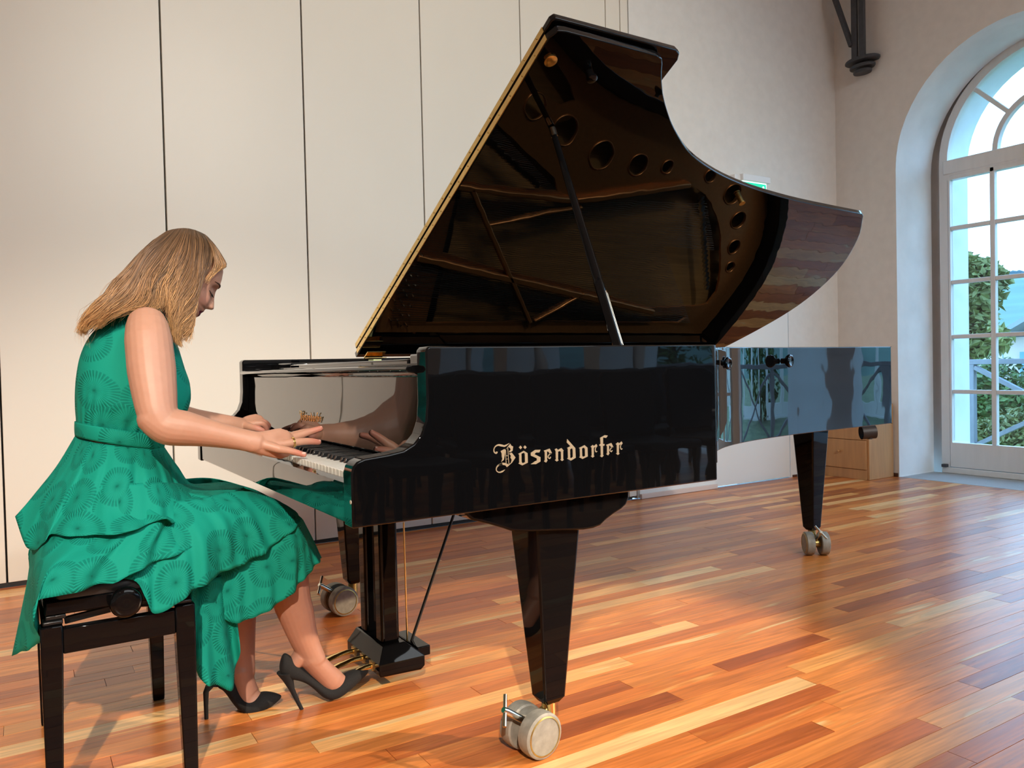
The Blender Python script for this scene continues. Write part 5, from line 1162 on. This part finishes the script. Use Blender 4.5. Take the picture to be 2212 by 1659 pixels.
def guide(g):
    if g < 0: return [GF[0][k].lerp(GF[1][k], g+1) for k in range(NS_)]
    i = min(int(g), len(GS)-2); t = g-i
    return [GS[i][k].lerp(GS[i+1][k], t) for k in range(NS_)]
def strand(g, side, lay, clump, tight, rad, long_):
    base = guide(g); cg, cph, camp = clump; cen = guide(cg); pts = []; cols = []
    j1, j2 = rh.uniform(-1, 1), rh.uniform(-1, 1); f1 = rh.uniform(0.8, 1.3); lt = rh.gauss(0, 0.13)
    stop = max(5, int((NS_)*min(1, long_)))
    for k in range(stop):
        t = k/(NS_-1); q = base[k].lerp(cen[k], tight*t**1.2)
        wv = (t**1.2)*(15.0*sin(t*9.0+g*1.3+0.6)+6.0*sin(t*16+g*2.9))*(0.35 if g < 0 else 1)*(0.5+0.5*min(1, camp))+camp*(t**1.1)*0.7*(11.0*sin(cph+t*9.5)+4.5*sin(cph*2.3+t*17))+ (j1*4.2*t*t+2.2*sin(t*8*f1+j2*3)*t)
        x, y = q.x+wv*0.80+j1*1.2, q.y+wv*0.55-lay*3*(1-t)
        lat = q.z*lay*(1+0.05*j2)+0.006*camp*t*sin(cph+t*8)
        P = at(x, y, YM-lat)
        if side < 0: P = V(P.x, YM+lat, P.z)
        pts.append(P)
        c = mixc(C_ROOT, C_MID, sst(0.0, 0.42, t+lt*0.5)); c = mixc(c, C_TIP, sst(0.38, 0.95, t+lt)); cols.append(c)
    n0 = len(hm_.v)
    R = [rad*(0.65+0.35*sin(pi*min(1, k/stop+0.25)))*(1 if k < stop*0.7 else max(0.12, 1-(k-stop*0.7)/(stop*0.3)*0.9)) for k in range(stop)]
    hm_.tube(pts, R, 3, False)
    f = rh.choice([0.5, 0.7, 1.0, 1.25, 1.7]) if rh.random() < 0.7 else 1.0
    for c in cols: hcol.extend([tuple(min(1, x*f) for x in c)]*3)
clumps = []
for i in range(112): clumps.append((rh.uniform(0.0, 7.95), rh.uniform(0, 6.28), rh.uniform(0.25, 1.1)))
for cl in clumps:
    for _ in range(26):
        g = min(8, max(0.001, cl[0]+rh.gauss(0, 0.30))); strand(g, 1, rh.uniform(0.93, 1.03), cl, 0.75, rh.uniform(0.0007, 0.0014), rh.uniform(0.86, 1.0))
for cl in clumps[:50]:
    for _ in range(14):
        g = min(8, max(0.7, cl[0]+rh.gauss(0, 0.35))); strand(g, -1, rh.uniform(0.9, 1.03), cl, 0.7, rh.uniform(0.0008, 0.0014), rh.uniform(0.86, 1.0))
for cl in clumps[:70]:      # the fall over the back, all across
    g0 = 6.2+1.75*rh.random(); c2 = (g0, cl[1], cl[2]); sd = rh.uniform(-0.85, 0.85)
    for _ in range(12):
        strand(min(8, max(5.5, g0+rh.gauss(0, 0.3))), 1 if sd > 0 else -1, min(0.95, abs(sd+rh.gauss(0, 0.08))), c2, 0.7, rh.uniform(0.0008, 0.0014), rh.uniform(0.86, 1.0))
for side in (1, -1):        # the fringe swept off the forehead
    for i in range(10):
        cl = (rh.uniform(-0.99, -0.01), rh.uniform(0, 6.28), 0.12)
        for _ in range(22): strand(min(-0.005, max(-0.995, cl[0]+rh.gauss(0, 0.15))), side, rh.uniform(0.94, 1.02), cl, 0.5, rh.uniform(0.0006, 0.0011), rh.uniform(0.7, 1.0))
for _ in range(110):        # flyaways
    cl = (rh.uniform(0.6, 8), rh.uniform(0, 6.28), rh.uniform(1.3, 2.4)); strand(cl[0], rh.choice((1, 1, -1)), rh.uniform(0.9, 1.15), cl, 0.1, 0.00045, 1.0)
hme = bpy.data.meshes.new('hair'); hme.from_pydata(hm_.v, [], hm_.f)
ca = hme.color_attributes.new('tint', 'FLOAT_COLOR', 'POINT'); ca.data.foreach_set('color', [x for c in hcol for x in (*c, 1)])
link('hair', hme, V(0, 0, 0), HAIR, person, 180, fix=False)
